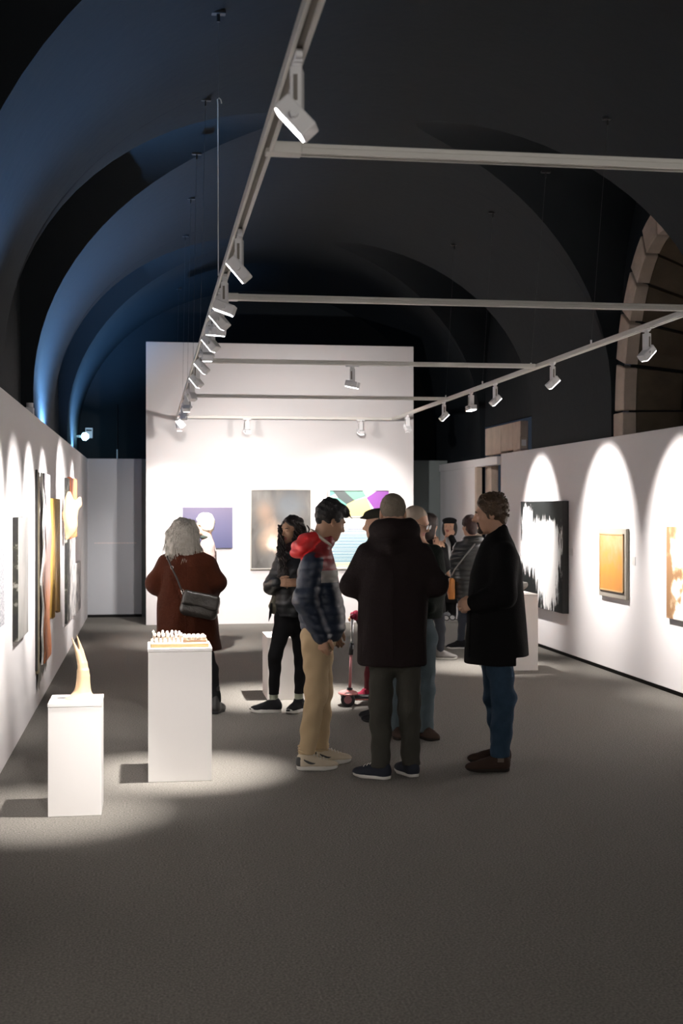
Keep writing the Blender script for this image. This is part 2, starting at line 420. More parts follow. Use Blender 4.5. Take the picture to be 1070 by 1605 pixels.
e = empty('hanging_cable', (x, Y, zc)); tag(e, 'bright white cable with a hook hanging left of the near track', 'cable')
zt = zat(155, x, Y) - zc; zb = zat(432, x, Y) - zc; dx = TX - x
MB().tube([(0, 0, -.03), (0, 0, zt)], .0014, 5).build('wire', M_wire, e)
MB().tube([(.022, 0, zt - .03), (.016, 0, zt - .004), (.004, 0, zt + .006), (-.006, 0, zt - .004), (-.003, 0, zt - .04), (0, 0, zb)], .0045, 6).build('cable', M_wirew, e)
MB().tube([(0, 0, zb), (dx, 0, TZ + .03 - zc)], .0016, 5).build('lower_wire', M_wire, e)
bev(MB().box(-.05, .05, -.03, .03, -.02, .004).build('ceiling_plate', M_plate, e), .004, 1)
MB().tube([(0, 0, -.02), (0, 0, -.07)], .012, 8).build('grip', M_plate, e)

# ------------------------------------------------------------------ small boxes on the walls
def wallbox(name, x, y, z, sx, sy, sz, label, cat, m=M_fix):
    r = empty(name, (x, y, z)); tag(r, label, cat)
    bev(MB().box(-sx / 2, sx / 2, -sy / 2, sy / 2, -sz / 2, sz / 2).build('body', m, r), .008, 2); return r
Y = Yat(54, -.99)
r = wallbox('sensor_box', -1.03, Y, 2.53, .07, .10, .12, 'small white sensor box on top of the left wall', 'box')
MB().tube([(0, 0, .06), (0, 0, .10)], .03, 12).build('cap', M_fix, r)
xx, yy = wpt(140, 21.3)
r = wallbox('alarm_box', xx, YE - .05, zat(679, xx, YE), .12, .08, .17, 'white alarm box on the dark end wall, left', 'box')
MB().box(-.045, .045, -.044, -.041, .03, .055).build('indicator_strip', M_plate, r)
xe, ye = wpt(126, 20.9)
r = empty('emergency_lamp', (XL + .10, 20.9, zat(684, XL, 20.9))); tag(r, 'small glowing bluish emergency lamp on the far left wall', 'lamp')
v, f = [], []
MB().tube([(-.1, 0, 0), (0, 0, 0)], .02, 8).build('bracket', M_fix, r)
MB().tube([(-.02, 0, 0), (0, 0, 0), (.05, 0, 0), (.09, 0, 0)], [.03, .06, .065, .03], 14).build('lamp_glass', mat('lamp_glass', (.8, .95, 1), .3, emit=(.35, .8, 1), es=6), r, smooth=True)
l = bpy.data.lights.new('emergency_glow', 'POINT'); l.energy = 3; l.color = (.3, .65, 1); l.shadow_soft_size = .04
lo = bpy.data.objects.new('emergency_glow', l); COL.objects.link(lo); lo.location = (XL + .27, 20.8, zat(676, XL, 20.9))
xx, yy = wpt(183.5, 21.25)
e = empty('conduit', (xx, YE - .02, 2.4)); tag(e, 'thin vertical conduit on the dark end wall above the grey partition', 'pipe')
MB().tube([(0, 0, .25), (0, 0, 1.0)], .008, 6).build('cable', M_plate, e); MB().tube([(0, 0, -.2), (0, 0, .27)], .011, 8).build('tube', M_fix, e)
Y = Yat(819, 4.80)
r = wallbox('junction_box', 4.80, Y + .02, 2.55, .10, .12, .16, 'pale junction box on top of the right wall beside the stone surround', 'box', M_stone)
MB().box(-.03, .03, -.07, -.062, -.04, .04).build('cover', M_fix, r)
# pale wall text line
tl = MB(); x = -.83
while x < -.22:
    ww = random.uniform(.012, .04); tl.box(x, x + ww, 20.593, 20.5995, zat(852, -.5, 20.6), zat(852, -.5, 20.6) + .018); x += ww + .008
tag(tl.build('wall_lettering', mat('pale_vinyl', (.75, .66, .64), .6)), 'thin pale line of small lettering on the grey partition', 'lettering')

# ------------------------------------------------------------------ paintings
def painting(name, label, cat, origin, ux, w_, h_, depth, mat_front, mat_side, frame=None):
    """flat panel: origin = lower-left corner as seen from the room, ux = unit vector to the right"""
    r = empty(name, origin, math.atan2(ux[1], ux[0])); tag(r, label, cat)
    fw = .0
    if frame:
        fw, fm, fd = frame; m = MB()
        for b in ((-0, w_, 0, fw), (0, w_, h_ - fw, h_), (0, fw, fw, h_ - fw), (w_ - fw, w_, fw, h_ - fw)):
            m.box(b[0], b[1], -depth - fd, -.002, b[2], b[3])
        bev(m.build('frame', fm, r), .002, 1)
    cnv = MB().box(fw, w_ - fw, -depth, -.002, fw, h_ - fw)
    cnv.mi = [1, 1, 0, 1, 1, 1]
    bev(cnv.build('canvas', [mat_front, mat_side], r), .002, 1); return r
def on_panel(px0, px1, py0, py1):
    x0, x1 = PY * tval(px0), PY * tval(px1); xm = (x0 + x1) / 2
    return x0, x1, zat(py1, xm, PY), zat(py0, xm, PY)
x0, x1, z0, z1 = on_panel(286, 364, 795, 859)
painting('violet_painting', 'flat violet-blue monochrome painting behind the blonde woman', 'painting', (x0, PY, z0), (1, 0), x1 - x0, z1 - z0, .05,
    ramp_mat('violet_paint', [(0, (.065, .07, .16)), (.5, (.10, .095, .18)), (1, (.13, .11, .175))], nscale=2, grad=(2, 0, .62), noise_amt=.2), mat('violet_edge', (.05, .06, .16), .6))
x0, x1, z0, z1 = on_panel(392, 487, 767, 892)
def cloud_mat():
    m = bpy.data.materials.new('cloudy_paint'); m.use_nodes = True; nt = m.node_tree; b = nt.nodes['Principled BSDF']
    b.inputs['Roughness'].default_value = .55
    tc = nt.nodes.new('ShaderNodeTexCoord')
    def N(t): return nt.nodes.new(t)
    n = N('ShaderNodeTexNoise'); n.inputs['Scale'].default_value = 3.2; n.inputs['Detail'].default_value = 7; n.inputs['Distortion'].default_value = .7
    mp = N('ShaderNodeMapping'); mp.inputs['Scale'].default_value = (1.5, 1, .8); nt.links.new(tc.outputs['Object'], mp.inputs[0]); nt.links.new(mp.outputs[0], n.inputs[0])
    cr = N('ShaderNodeValToRGB'); e = cr.color_ramp.elements; e[0].position = .25; e[0].color = (.035, .033, .028, 1); e[1].position = .8; e[1].color = (.17, .16, .15, 1)
    nt.links.new(n.outputs['Fac'], cr.inputs[0]); last = cr.outputs[0]
    for (cx, cz, rx, rz, col, amt) in ((.30, .45, .20, .28, (.50, .36, .26), .75), (.22, .85, .16, .22, (.30, .20, .14), .7), (.58, .95, .26, .28, (.16, .18, .20), .7), (.34, .36, .10, .13, (.85, .72, .60), .8)):
        m2 = N('ShaderNodeMapping'); m2.vector_type = 'POINT'; m2.inputs['Location'].default_value = (-cx / rx, 0, -cz / rz); m2.inputs['Scale'].default_value = (1 / rx, 0, 1 / rz)
        nt.links.new(tc.outputs['Object'], m2.inputs[0]); ln = N('ShaderNodeVectorMath'); ln.operation = 'LENGTH'; nt.links.new(m2.outputs[0], ln.inputs[0])
        ad = N('ShaderNodeMath'); ad.operation = 'MULTIPLY_ADD'; ad.inputs[1].default_value = 1.6; nt.links.new(n.outputs['Fac'], ad.inputs[0]); nt.links.new(ln.outputs['Value'], ad.inputs[2])
        mr = N('ShaderNodeMapRange'); mr.interpolation_type = 'SMOOTHSTEP'; mr.inputs[1].default_value = 2.1; mr.inputs[2].default_value = .9; mr.inputs[3].default_value = 0; mr.inputs[4].default_value = amt
        nt.links.new(ad.outputs[0], mr.inputs[0]); mx = N('ShaderNodeMix'); mx.data_type = 'RGBA'; mx.inputs[7].default_value = (*col, 1)
        nt.links.new(mr.outputs[0], mx.inputs[0]); nt.links.new(last, mx.inputs[6]); last = mx.outputs[2]
    nt.links.new(last, b.inputs['Base Color']); return m
r = painting('cloudy_painting', 'large grey-brown cloudy abstract painting behind the curly-haired woman', 'painting', (x0, PY, z0), (1, 0), x1 - x0, z1 - z0, .04, cloud_mat(), M_grey,
    (.014, mat('pale_frame', (.42, .40, .36), .5), .012))
x0, x1, z0, z1 = on_panel(514, 610, 767, 892)
W_, H_ = x1 - x0, z1 - z0; zm = H_ * .655
cols = [mat('paint_teal', (.08, .24, .19), .6), mat('paint_charcoal', (.04, .05, .05), .6), mat('paint_green', (.09, .20, .15), .6), mat('paint_white', (.7, .68, .62), .6),
        mat('paint_purple', (.15, .03, .20), .6), mat('paint_yellow', (.60, .47, .15), .6), mat('paint_cream', (.68, .58, .36), .6), mat('paint_deep_yellow', (.75, .56, .06), .6)]
r = empty('geometric_painting', (x0, PY, z0)); tag(r, 'white-framed painting, geometric colour fields above and thin blue stripes below', 'painting')
m = MB(); fw = .018
for b in ((0, W_, 0, fw), (0, W_, H_ - fw, H_), (0, fw, fw, H_ - fw), (W_ - fw, W_, fw, H_ - fw), (fw, W_ - fw, zm - .008, zm + .008)): m.box(b[0], b[1], -.052, -.002, b[2], b[3])
bev(m.build('frame', mat('pale_frame', (.42, .40, .36)), r), .002, 1)
MB().box(fw, W_ - fw, -.036, -.002, fw, H_ - fw).build('canvas', cols[3], r)
pw, ph = W_ - 2 * fw, H_ - zm - fw
polys = [([(0, 1), (.19, 1), (0, .75)], 0), ([(0, .75), (.0, .45), (.20, .25), (.16, .35)], 0), ([(.05, 1), (.24, 1), (.42, .62), (.30, .45), (.14, .72)], 1),
         ([(.24, 1), (.56, 1), (.62, .78), (.42, .62)], 2), ([(.62, .78), (.56, 1), (.80, 1)], 3), ([(.80, 1), (1, 1), (1, .25), (.78, .20), (.62, .72)], 4),
         ([(.62, .74), (.76, .0), (.36, .0), (.16, .32), (.42, .62)], 5), ([(.78, .20), (1, .25), (1, 0), (.74, 0)], 6), ([(0, .45), (.16, .32), (.36, 0), (0, 0)], 7), ([(0, .75), (.14, .72), (.30, .45), (.20, .25), (.0, .45)], 0)]
V = []; Fq = []; MI = []
for i, (pl, mi) in enumerate(polys):
    n = len(V); V += [(fw + a * pw, -.0365 - i * .0001, zm + .008 + b * (ph - .01)) for a, b in pl]; Fq.append(tuple(range(n, n + len(pl)))); MI.append(mi)
mk('colour_fields', V, Fq, cols, r, mi=MI)
sm = [mat('stripe_blue', (.06, .19, .30), .6), mat('stripe_pale', (.46, .57, .56), .6), mat('stripe_navy', (.08, .13, .22), .6), mat('stripe_yellow', (.70, .68, .25), .6)]
m = MB(); n = 22; hh = zm - .008 - fw
m.box(fw, W_ - fw, -.0363, -.036, fw, fw + hh * .66, mi=1)
for i in range(n):
    z = fw + hh * (.03 + .72 * i / n); a = fw + (0 if i % 2 else random.uniform(0, .1)); b = W_ - fw - (random.uniform(0, .35) if i % 3 else 0)
    m.box(a, b, -.037, -.0362, z, z + .008 + .004 * (i % 2), mi=3 if i < 3 else 0)
m.box(W_ * .3, W_ * .62, -.0375, -.0362, fw + hh * .76, fw + hh * .775, mi=2); m.box(fw, W_ * .8, -.0372, -.0362, fw + hh * .80, fw + hh * .81, mi=0)
m.build('thin_stripes', sm, r)

def left_piece(px0, px1, py0, py1, xref=-.90):
    ya, yb = Yat(px0, xref), Yat(px1, xref); z1 = zat(py0, xref, ya); z0 = zat(py1, xref, ya); return ya, yb, z0, z1
# left wall: a viewer facing -X sees +Y to the right
ya, yb, z0, z1 = 7.75, Yat(7, -.90), 0, 0
z1 = zat(857, -.9, 8.6); z0 = zat(975, -.9, 8.6)
painting('grey_textured_painting', 'grey speckled painting cut by the left edge of the photo', 'painting', (LW_X, ya, z0), (0, 1), yb - ya, z1 - z0, .035,
    ramp_mat('speckled_grey', [(.35, (.08, .085, .10)), (.6, (.42, .42, .44))], nscale=60, detail=3), mat('canvas_white', (.7, .68, .66)))
ya, yb, z0, z1 = left_piece(27.5, 43, 811, 1006)
blk = ramp_mat('black_white_splash', [(.45, (.012, .012, .012)), (.56, (.03, .03, .02)), (.66, (.35, .34, .30)), (.8, (.5, .5, .45))], nscale=9, detail=6)
painting('pale_glossy_painting', 'tall pale grey painting with a black splashed edge on the left wall', 'painting', (LW_X, ya, z0), (0, 1), yb - ya, z1 - z0, .042,
    ramp_mat('pale_gloss', [(.3, (.30, .30, .28)), (.7, (.45, .44, .41))], nscale=3, rough=.25), blk)
# tall textile with wavy right-hand silhouette
ya, yb, z0, z1 = left_piece(62, 78.5, 740, 1048)
r = empty('wavy_textile', (LW_X, ya, z0)); tag(r, 'tall wavy-edged hanging on the left wall, lilac grey turning orange below', 'textile')
hh = z1 - z0; wd = yb - ya
bev(MB().box(.001, .020, -.02, .03, -.02, hh + .02).build('black_batten', mat('black_lacquer', (.014, .013, .012), .5), r), .003, 1)
bev(MB().box(.001, .024, .03, .14, -.05, hh + .0).build('olive_batten', mat('olive_edge', (.20, .17, .10), .6), r), .003, 1)
def wavy(a, off, x, amp=1.0):
    V = []; n = 60
    for i in range(n + 1):
        z = hh * i / n; u = i / n
        l = a + .10 * math.sin(u * 11) + .08 * math.sin(u * 23 + 1) + (.25 if u > .5 else .25 * u * 2) * .6; rr = wd * (.86 + off) + .09 * math.sin(u * 9 + 2) + .05 * math.sin(u * 21)
        V += [(x, l - off, z), (x, rr, z), (x - .012, l - off, z), (x - .012, rr, z)]
    Fq = []
    for i in range(n): q = 4 * i; Fq += [(q, q + 1, q + 5, q + 4), (q + 1, q + 3, q + 7, q + 5), (q + 2, q, q + 4, q + 6)]
    return V, Fq
V, Fq = wavy(.24, .05, .040); mk('white_border', V, Fq, mat('canvas_white', (.7, .68, .66)), r)
V, Fq = wavy(.28, .0, .052)
mk('cloth', V, Fq, ramp_mat('lilac_orange', [(0, (.45, .14, .04)), (.3, (.42, .17, .08)), (.42, (.36, .22, .18)), (.6, (.22, .17, .16)), (.8, (.28, .26, .27)), (1, (.30, .28, .30))], nscale=5, grad=(2, 0, hh), noise_amt=.35), r)
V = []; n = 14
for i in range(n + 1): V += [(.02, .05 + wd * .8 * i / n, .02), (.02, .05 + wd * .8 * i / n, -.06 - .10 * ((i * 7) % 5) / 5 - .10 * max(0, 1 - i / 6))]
mk('fringe_or_shadow', V, [(2 * i, 2 * i + 1, 2 * i + 3, 2 * i + 2) for i in range(n)], mat('shadow_grey', (.16, .15, .13)), r)  # ragged grey sheet modelled in place of the shadow below the hanging
# golden relief with vertical folds
ya, yb, z0, z1 = left_piece(80, 92.5, 781, 968)
r = empty('golden_relief', (LW_X, ya, z0)); tag(r, 'golden yellow relief with vertical folds on the left wall', 'relief')
V = []; n = 48; Wd = yb - ya; hh = z1 - z0
for i in range(n + 1):
    u = i / n; x = .035 + .016 * math.sin(u * 2 * math.pi * 4.5)
    V += [(x, u * Wd, -.03 * math.sin(u * 9)), (x, u * Wd, hh), (.002, u * Wd, hh), (.002, u * Wd, 0)]
Fq = []
for i in range(n): q = 4 * i; Fq += [(q, q + 4, q + 5, q + 1), (q + 1, q + 5, q + 6, q + 2), (q, q + 3, q + 7, q + 4)]
Fq += [(0, 1, 2, 3), (4 * n, 4 * n + 3, 4 * n + 2, 4 * n + 1)]
mk('folded_panel', V, Fq, ramp_mat('gold_paint', [(.2, (.42, .24, .05)), (.8, (.62, .40, .12))], nscale=4, scale=(1, 1, .3), rough=.35), r, smooth=True)
# orange panel above a black-and-white panel
ya, yb, z0, z1 = left_piece(106, 118, 746, 978)
r = empty('orange_black_panel', (LW_X, ya, z0)); tag(r, 'tall panel, orange red above and black and white below, far down the left wall', 'painting')
bev(MB().box(.001, .03, 0, .5, 0, z1 - z0 - .02).build('dark_board', blk, r), .003, 1)
bev(MB().box(.001, .04, .5, yb - ya + .3, .95, z1 - z0).build('orange_board', mat('orange_paint', (.70, .17, .05), .5, var=.15, vscale=5), r), .003, 1)
bev(MB().box(.001, .035, .5, yb - ya, .0, .95).build('grey_board', ramp_mat('grey_white_splash', [(.35, (.10, .10, .11)), (.6, (.6, .58, .56))], nscale=6), r), .003, 1)
ya, yb, z0, z1 = left_piece(119, 127, 885, 965)
painting('small_grey_panel', 'narrow grey panel, the last work before the far corner of the left wall', 'painting', (LW_X, ya, z0), (0, 1), yb - ya, z1 - z0, .03,
    ramp_mat('grey_white_splash', [(.35, (.10, .10, .11)), (.6, (.6, .58, .56))]), mat('canvas_white', (.7, .68, .66)))

# right wall: viewer facing +X sees -Y to the right
def right_piece(px0, px1, py0, py1, xref=4.69):
    ya, yb = Yat(px0, xref), Yat(px1, xref); z1 = zat(py0, xref, yb); z0 = zat(py1, xref, yb); return ya, yb, z0, z1
def splash_mat(W_, H_):
    m = bpy.data.materials.new('black_white_paint'); m.use_nodes = True; nt = m.node_tree; b = nt.nodes['Principled BSDF']; b.inputs['Roughness'].default_value = .65; b.inputs['Specular IOR Level'].default_value = .12
    N = lambda t: nt.nodes.new(t); tc = N('ShaderNodeTexCoord')
    mp = N('ShaderNodeMapping'); mp.inputs['Scale'].default_value = (9, 1, 1.8); nt.links.new(tc.outputs['Object'], mp.inputs[0])
    n = N('ShaderNodeTexNoise'); n.inputs['Scale'].default_value = 1.6; n.inputs['Detail'].default_value = 9; n.inputs['Roughness'].default_value = .7; nt.links.new(mp.outputs[0], n.inputs[0])
    def blob(cx, cz, rx, rz):
        m2 = N('ShaderNodeMapping'); m2.inputs['Location'].default_value = (-cx / rx, 0, -cz / rz); m2.inputs['Scale'].default_value = (1 / rx, 0, 1 / rz)
        nt.links.new(tc.outputs['Object'], m2.inputs[0]); l = N('ShaderNodeVectorMath'); l.operation = 'LENGTH'; nt.links.new(m2.outputs[0], l.inputs[0]); return l.outputs['Value']
    def mn(a, c): q = N('ShaderNodeMath'); q.operation = 'MINIMUM'; nt.links.new(a, q.inputs[0]); nt.links.new(c, q.inputs[1]); return q.outputs[0]
    d = mn(mn(blob(.48 * W_, .56 * H_, .54 * W_, .27 * H_), blob(.18 * W_, .70 * H_, .17 * W_, .28 * H_)), blob(.66 * W_, .34 * H_, .26 * W_, .34 * H_))
    d = mn(d, blob(.74 * W_, .68 * H_, .2 * W_, .16 * H_))
    a = N('ShaderNodeMath'); a.operation = 'MULTIPLY_ADD'; a.inputs[1].default_value = 2.2; nt.links.new(n.outputs['Fac'], a.inputs[0]); nt.links.new(d, a.inputs[2])
    mr = N('ShaderNodeMapRange'); mr.inputs[1].default_value = 2.12; mr.inputs[2].default_value = 1.98; nt.links.new(a.outputs[0], mr.inputs[0])
    mx = N('ShaderNodeMix'); mx.data_type = 'RGBA'; mx.inputs[6].default_value = (.008, .0095, .0095, 1); mx.inputs[7].default_value = (.8, .8, .79, 1)
    nt.links.new(mr.outputs[0], mx.inputs[0]); nt.links.new(mx.outputs[2], b.inputs['Base Color']); return m
ya, yb, z0, z1 = right_piece(820, 886, 785, 962)
painting('black_white_painting', 'large black painting with white dragged paint beside the man in the black coat', 'painting', (4.73, ya, z0), (0, -1), ya - yb, z1 - z0, .075, splash_mat(ya - yb, z1 - z0), mat('black_lacquer', (.014, .013, .012)))
ya, yb, z0, z1 = right_piece(937.5, 980, 829, 941)
W_, H_ = ya - yb, z1 - z0
r = empty('orange_painting', (4.73, ya, z0), -math.pi / 2); tag(r, 'orange painting on a taupe board, middle of the right wall', 'painting')
bev(MB().box(0, W_, -.035, -.002, 0, H_).build('board', mat('taupe_board', (.25, .225, .19), .7), r), .003, 1)
bev(MB().box(W_ * .08, W_ * .92, -.045, -.035, H_ * .11, H_ * .91).build('canvas', ramp_mat('orange_gold_paint', [(0, (.42, .18, .04)), (.45, (.50, .20, .035)), (.65, (.46, .20, .07)), (1, (.48, .27, .15))], nscale=7, grad=(2, 0, H_), noise_amt=1.2), r), .002, 1)
fr = MB()
a, b_, c_, d_ = W_ * .065, W_ * .935, H_ * .095, H_ * .925
for q in ((a, b_, c_, c_ + .012), (a, b_, d_ - .012, d_), (a, a + .014, c_, d_), (b_ - .014, b_, c_, d_)): fr.box(q[0], q[1], -.05, -.035, q[2], q[3])
fr.build('inner_frame', mat('ochre_frame', (.42, .27, .13), .6), r)
ya, yb, z0, z1 = right_piece(1043, 1070, 826, 974); yb -= .55
W_, H_ = ya - yb, z1 - z0
M_r3 = ramp_mat('torn_brown_white', [(.38, (.24, .13, .06)), (.46, (.42, .29, .17)), (.52, (.7, .67, .6)), (.8, (.75, .73, .7))], nscale=4, detail=9, grad=(0, -.25, .75), noise_amt=1.6)
painting('torn_paper_painting', 'white painting with torn ochre-brown left edge, cut by the right edge of the photo', 'painting', (4.73, ya, z0), (0, -1), W_, H_, .035, M_r3, mat('taupe_board', (.25, .225, .19)))
for px, py, lb in ((894, 865, 'black and white'), (928, 876, 'far side of the orange'), (991, 879, 'near side of the orange')):
    Y = Yat(px, 4.725); z = zat(py, 4.725, Y)
    o = MB().box(-.004, -.0005, -.07, .07, -.04, .04).build('wall_caption', mat('caption_card', (.62, .60, .58), .6), loc=(4.73, Y, z))
    tag(o, 'small pale caption card beside the %s painting' % lb, 'label')

# ------------------------------------------------------------------ pedestals
def pedestal(label, x0, x1, y0, y1, h):
    r = empty('pedestal', ((x0 + x1) / 2, (y0 + y1) / 2, 0)); tag(r, label, 'pedestal', 'display pedestals')
    hx, hy = (x1 - x0) / 2, (y1 - y0) / 2
    bev(MB().box(-hx, hx, -hy, hy, 0, h - .022).build('body', M_ped, r), .003, 1)
    bev(MB().box(-hx - .002, hx + .002, -hy - .002, hy + .002, h - .020, h).build('top_board', M_ped, r), .002, 1); return r
def px2x(px, Y): return tval(px) * Y
y = 7.29; pedestal('short white pedestal, nearest, with the flame-like sculpture', px2x(75, y), px2x(159, y), y, y + .34, .625)
P1 = ((px2x(75, y) + px2x(159, y)) / 2, y + .17)
y = 8.12; pedestal('tall white pedestal with the carved board beside the woman in rust', px2x(232, y), px2x(332, y), y, y + .42, .83)
P2 = (px2x(232, y), px2x(332, y), y)
y = 11.45; pedestal('white pedestal behind the curly-haired woman', px2x(419, y), px2x(508, y), y, y + .5, .56)
P3 = ((px2x(419, y) + px2x(508, y)) / 2, y + .25)
y = 13.15; pedestal('white pedestal with a dark bowl behind the man in the black coat', px2x(768, y), px2x(843, y), y, y + .5, .80)
P4 = (px2x(843, y), y + .25)
y = 15.7; r = pedestal('low grey plinth among the far visitors', px2x(684, y), px2x(719, y), y, y + .4, .30)
for ch in r.children: ch.data.materials[0] = mat('plinth_grey', (.40, .39, .37), .8)
P5 = ((px2x(684, y) + px2x(719, y)) / 2, y + .2)

# ================================================================== signed-distance modelling of figures
f32 = np.float32
def V3(*a): return np.array(a, dtype=f32)
def nrm(v): v = np.asarray(v, dtype=f32); return v / (np.linalg.norm(v) + 1e-9)
def cap(a, b, ra, rb=None, sq=None):
    """tapered capsule; sq=(axis, k) squashes it along an axis (k>1 thinner)"""
    a = V3(*a); b = V3(*b); rb = ra if rb is None else rb
    if sq: ax = nrm(sq[0]); k = sq[1] - 1
    def fn(p):
        q = p - a; d = b - a
        if sq: q = q + np.outer(q @ ax, ax) * k; d = d + ax * (d @ ax) * k
        h = np.clip((q @ d) / (d @ d + 1e-9), 0, 1)
        return np.sqrt(((q - np.outer(h, d)) ** 2).sum(1)) - (ra + (rb - ra) * h)
    return fn
def chain(pts, rs, sq=None): return [cap(pts[i], pts[i + 1], rs[i], rs[i + 1], sq) for i in range(len(pts) - 1)]
def ell(c, r, R=None):
    c = V3(*c); r = V3(*r); mr = float(min(r))
    def fn(p):
        q = p - c
        if R is not None: q = q @ R
        k = np.sqrt(((q / r) ** 2).sum(1)); k2 = np.sqrt(((q / (r * r)) ** 2).sum(1)) + 1e-6
        return k * (k - 1) / k2
    return fn
def rbox(c, h, r, R=None):
    c = V3(*c); h = V3(*h) - r
    def fn(p):
        q = p - c
        if R is not None: q = q @ R
        q = np.abs(q) - h
        return np.sqrt((np.maximum(q, 0) ** 2).sum(1)) + np.minimum(q.max(1), 0) - r
    return fn
def loft(S, e=2.3, rnd=.009):
    """S rows: z, cx, cy, rx, ry (superellipse sections)"""
    S = np.array(sorted(S), dtype=f32); z = S[:, 0]
    def fn(p):
        pz = p[:, 2]; cx = np.interp(pz, z, S[:, 1]); cy = np.interp(pz, z, S[:, 2]); rx = np.interp(pz, z, S[:, 3]); ry = np.interp(pz, z, S[:, 4])
        k = (np.abs((p[:, 0] - cx) / rx) ** e + np.abs((p[:, 1] - cy) / ry) ** e) ** (1 / e)
        d = (k - 1) * np.minimum(rx, ry); dz = np.maximum(pz - z[-1], z[0] - pz) + rnd; d = d + rnd
        return (np.minimum(np.maximum(d, dz), 0) + np.sqrt(np.maximum(d, 0) ** 2 + np.maximum(dz, 0) ** 2) - rnd).astype(f32)
    return fn
def U(prims, k=.03):
    def fn(p):
        d = prims[0](p)
        for g in prims[1:]:
            e = g(p); h = np.maximum(k - np.abs(d - e), 0) / k; d = np.minimum(d, e) - h * h * k * .25
        return d
    return fn
def SUB(a, b, k=.01):
    def fn(p):
        d = a(p); e = -b(p); h = np.maximum(k - np.abs(d - e), 0) / k; return np.maximum(d, e) + h * h * k * .25
    return fn
def CUT(a, n, c):   # keep the side where n.p < c
    n = nrm(n)
    return lambda p: np.maximum(a(p), p @ n - c)
def DISP(a, g): return lambda p: a(p) + g(p)
def folds(amp, fz=22., fx=9., seed=0.):
    fz, fx = fz * 3.4, fx * 2.6
    def g(p):
        x, y, z = p[:, 0], p[:, 1], p[:, 2]
        return amp * (np.sin(fz * z + 2.2 * np.sin(fx * x + seed) + 3 * y * fx * .5 + seed) * .6 + np.sin(fx * 2.1 * x - fz * .45 * z + 1.7 * seed + 2 * np.sin(7 * z)) * .6)
    return g
def quilt(amp, pitch, lo=-9, hi=99, slope=0.):
    def g(p):
        u = (p[:, 2] + slope * np.abs(p[:, 0])) / pitch; s = np.abs(np.sin(math.pi * u)); m = ((p[:, 2] > lo) & (p[:, 2] < hi))
        return -amp * (np.sqrt(s) - .5) * m
    return g
def mesh_sdf(fn, lo, hi, h):
    lo = np.array(lo, dtype=f32); hi = np.array(hi, dtype=f32); B = 6
    nb = np.ceil((hi - lo) / (h * B)).astype(int) + 1; n = nb * B
    ci = np.stack(np.meshgrid(*[np.arange(k) for k in nb], indexing='ij'), -1).reshape(-1, 3)
    cc = lo + (ci + .5) * h * B
    cc = cc.astype(f32) - h * .5
    dc = fn(cc); G = np.repeat(np.repeat(np.repeat(dc.reshape(nb), B, 0), B, 1), B, 2).astype(f32)
    act = ci[np.abs(dc) < h * B * 1.5]
    if len(act) == 0: raise RuntimeError('empty sdf')
    off = np.stack(np.meshgrid(*[np.arange(B)] * 3, indexing='ij'), -1).reshape(-1, 3)
    for s in range(0, len(act), 1500):
        idx = (act[s:s + 1500, None, :] * B + off[None]).reshape(-1, 3)
        G[idx[:, 0], idx[:, 1], idx[:, 2]] = fn((lo + idx * h).astype(f32))
    G[0] = G[-1] = 1; G[:, 0] = G[:, -1] = 1; G[:, :, 0] = G[:, :, -1] = 1
    ins = G < 0
    c = [ins[i:n[0] - 1 + i, j:n[1] - 1 + j, k:n[2] - 1 + k] for i in (0, 1) for j in (0, 1) for k in (0, 1)]
    cnt = sum(x.astype(np.int8) for x in c); cells = np.argwhere((cnt > 0) & (cnt < 8))
    vid = -np.ones(tuple(n - 1), dtype=np.int64); vid[cells[:, 0], cells[:, 1], cells[:, 2]] = np.arange(len(cells))
    P = np.zeros((len(cells), 3)); W = np.zeros(len(cells))
    cor = [(i, j, k) for i in (0, 1) for j in (0, 1) for k in (0, 1)]
    for a in cor:
        for ax in range(3):
            if a[ax]: continue
            b = list(a); b[ax] = 1
            g0 = G[cells[:, 0] + a[0], cells[:, 1] + a[1], cells[:, 2] + a[2]]; g1 = G[cells[:, 0] + b[0], cells[:, 1] + b[1], cells[:, 2] + b[2]]
            m = (g0 < 0) != (g1 < 0); t = np.where(m, g0 / (g0 - g1 + 1e-12), 0)
            q = np.tile(np.array(a, float), (len(cells), 1)); q[:, ax] += t
            P += q * m[:, None]; W += m
    P = (cells + P / W[:, None]) * h + lo
    quads = []
    for ax in range(3):
        u, v = (ax + 1) % 3, (ax + 2) % 3
        s0 = [slice(0, None)] * 3; s1 = [slice(0, None)] * 3; s0[ax] = slice(0, -1); s1[ax] = slice(1, None)
        A = ins[tuple(s0)]; Bq = ins[tuple(s1)]; e = np.argwhere(A != Bq)
        e = e[(e[:, u] > 0) & (e[:, v] > 0) & (e[:, u] < n[u] - 1) & (e[:, v] < n[v] - 1)]
        flip = A[e[:, 0], e[:, 1], e[:, 2]]
        def g(du, dv): q = e.copy(); q[:, u] -= du; q[:, v] -= dv; return vid[q[:, 0], q[:, 1], q[:, 2]]
        Q = np.stack([g(1, 1), g(0, 1), g(0, 0), g(1, 0)], 1); Q[~flip] = Q[~flip][:, ::-1]; quads.append(Q)
    return P, np.concatenate(quads)
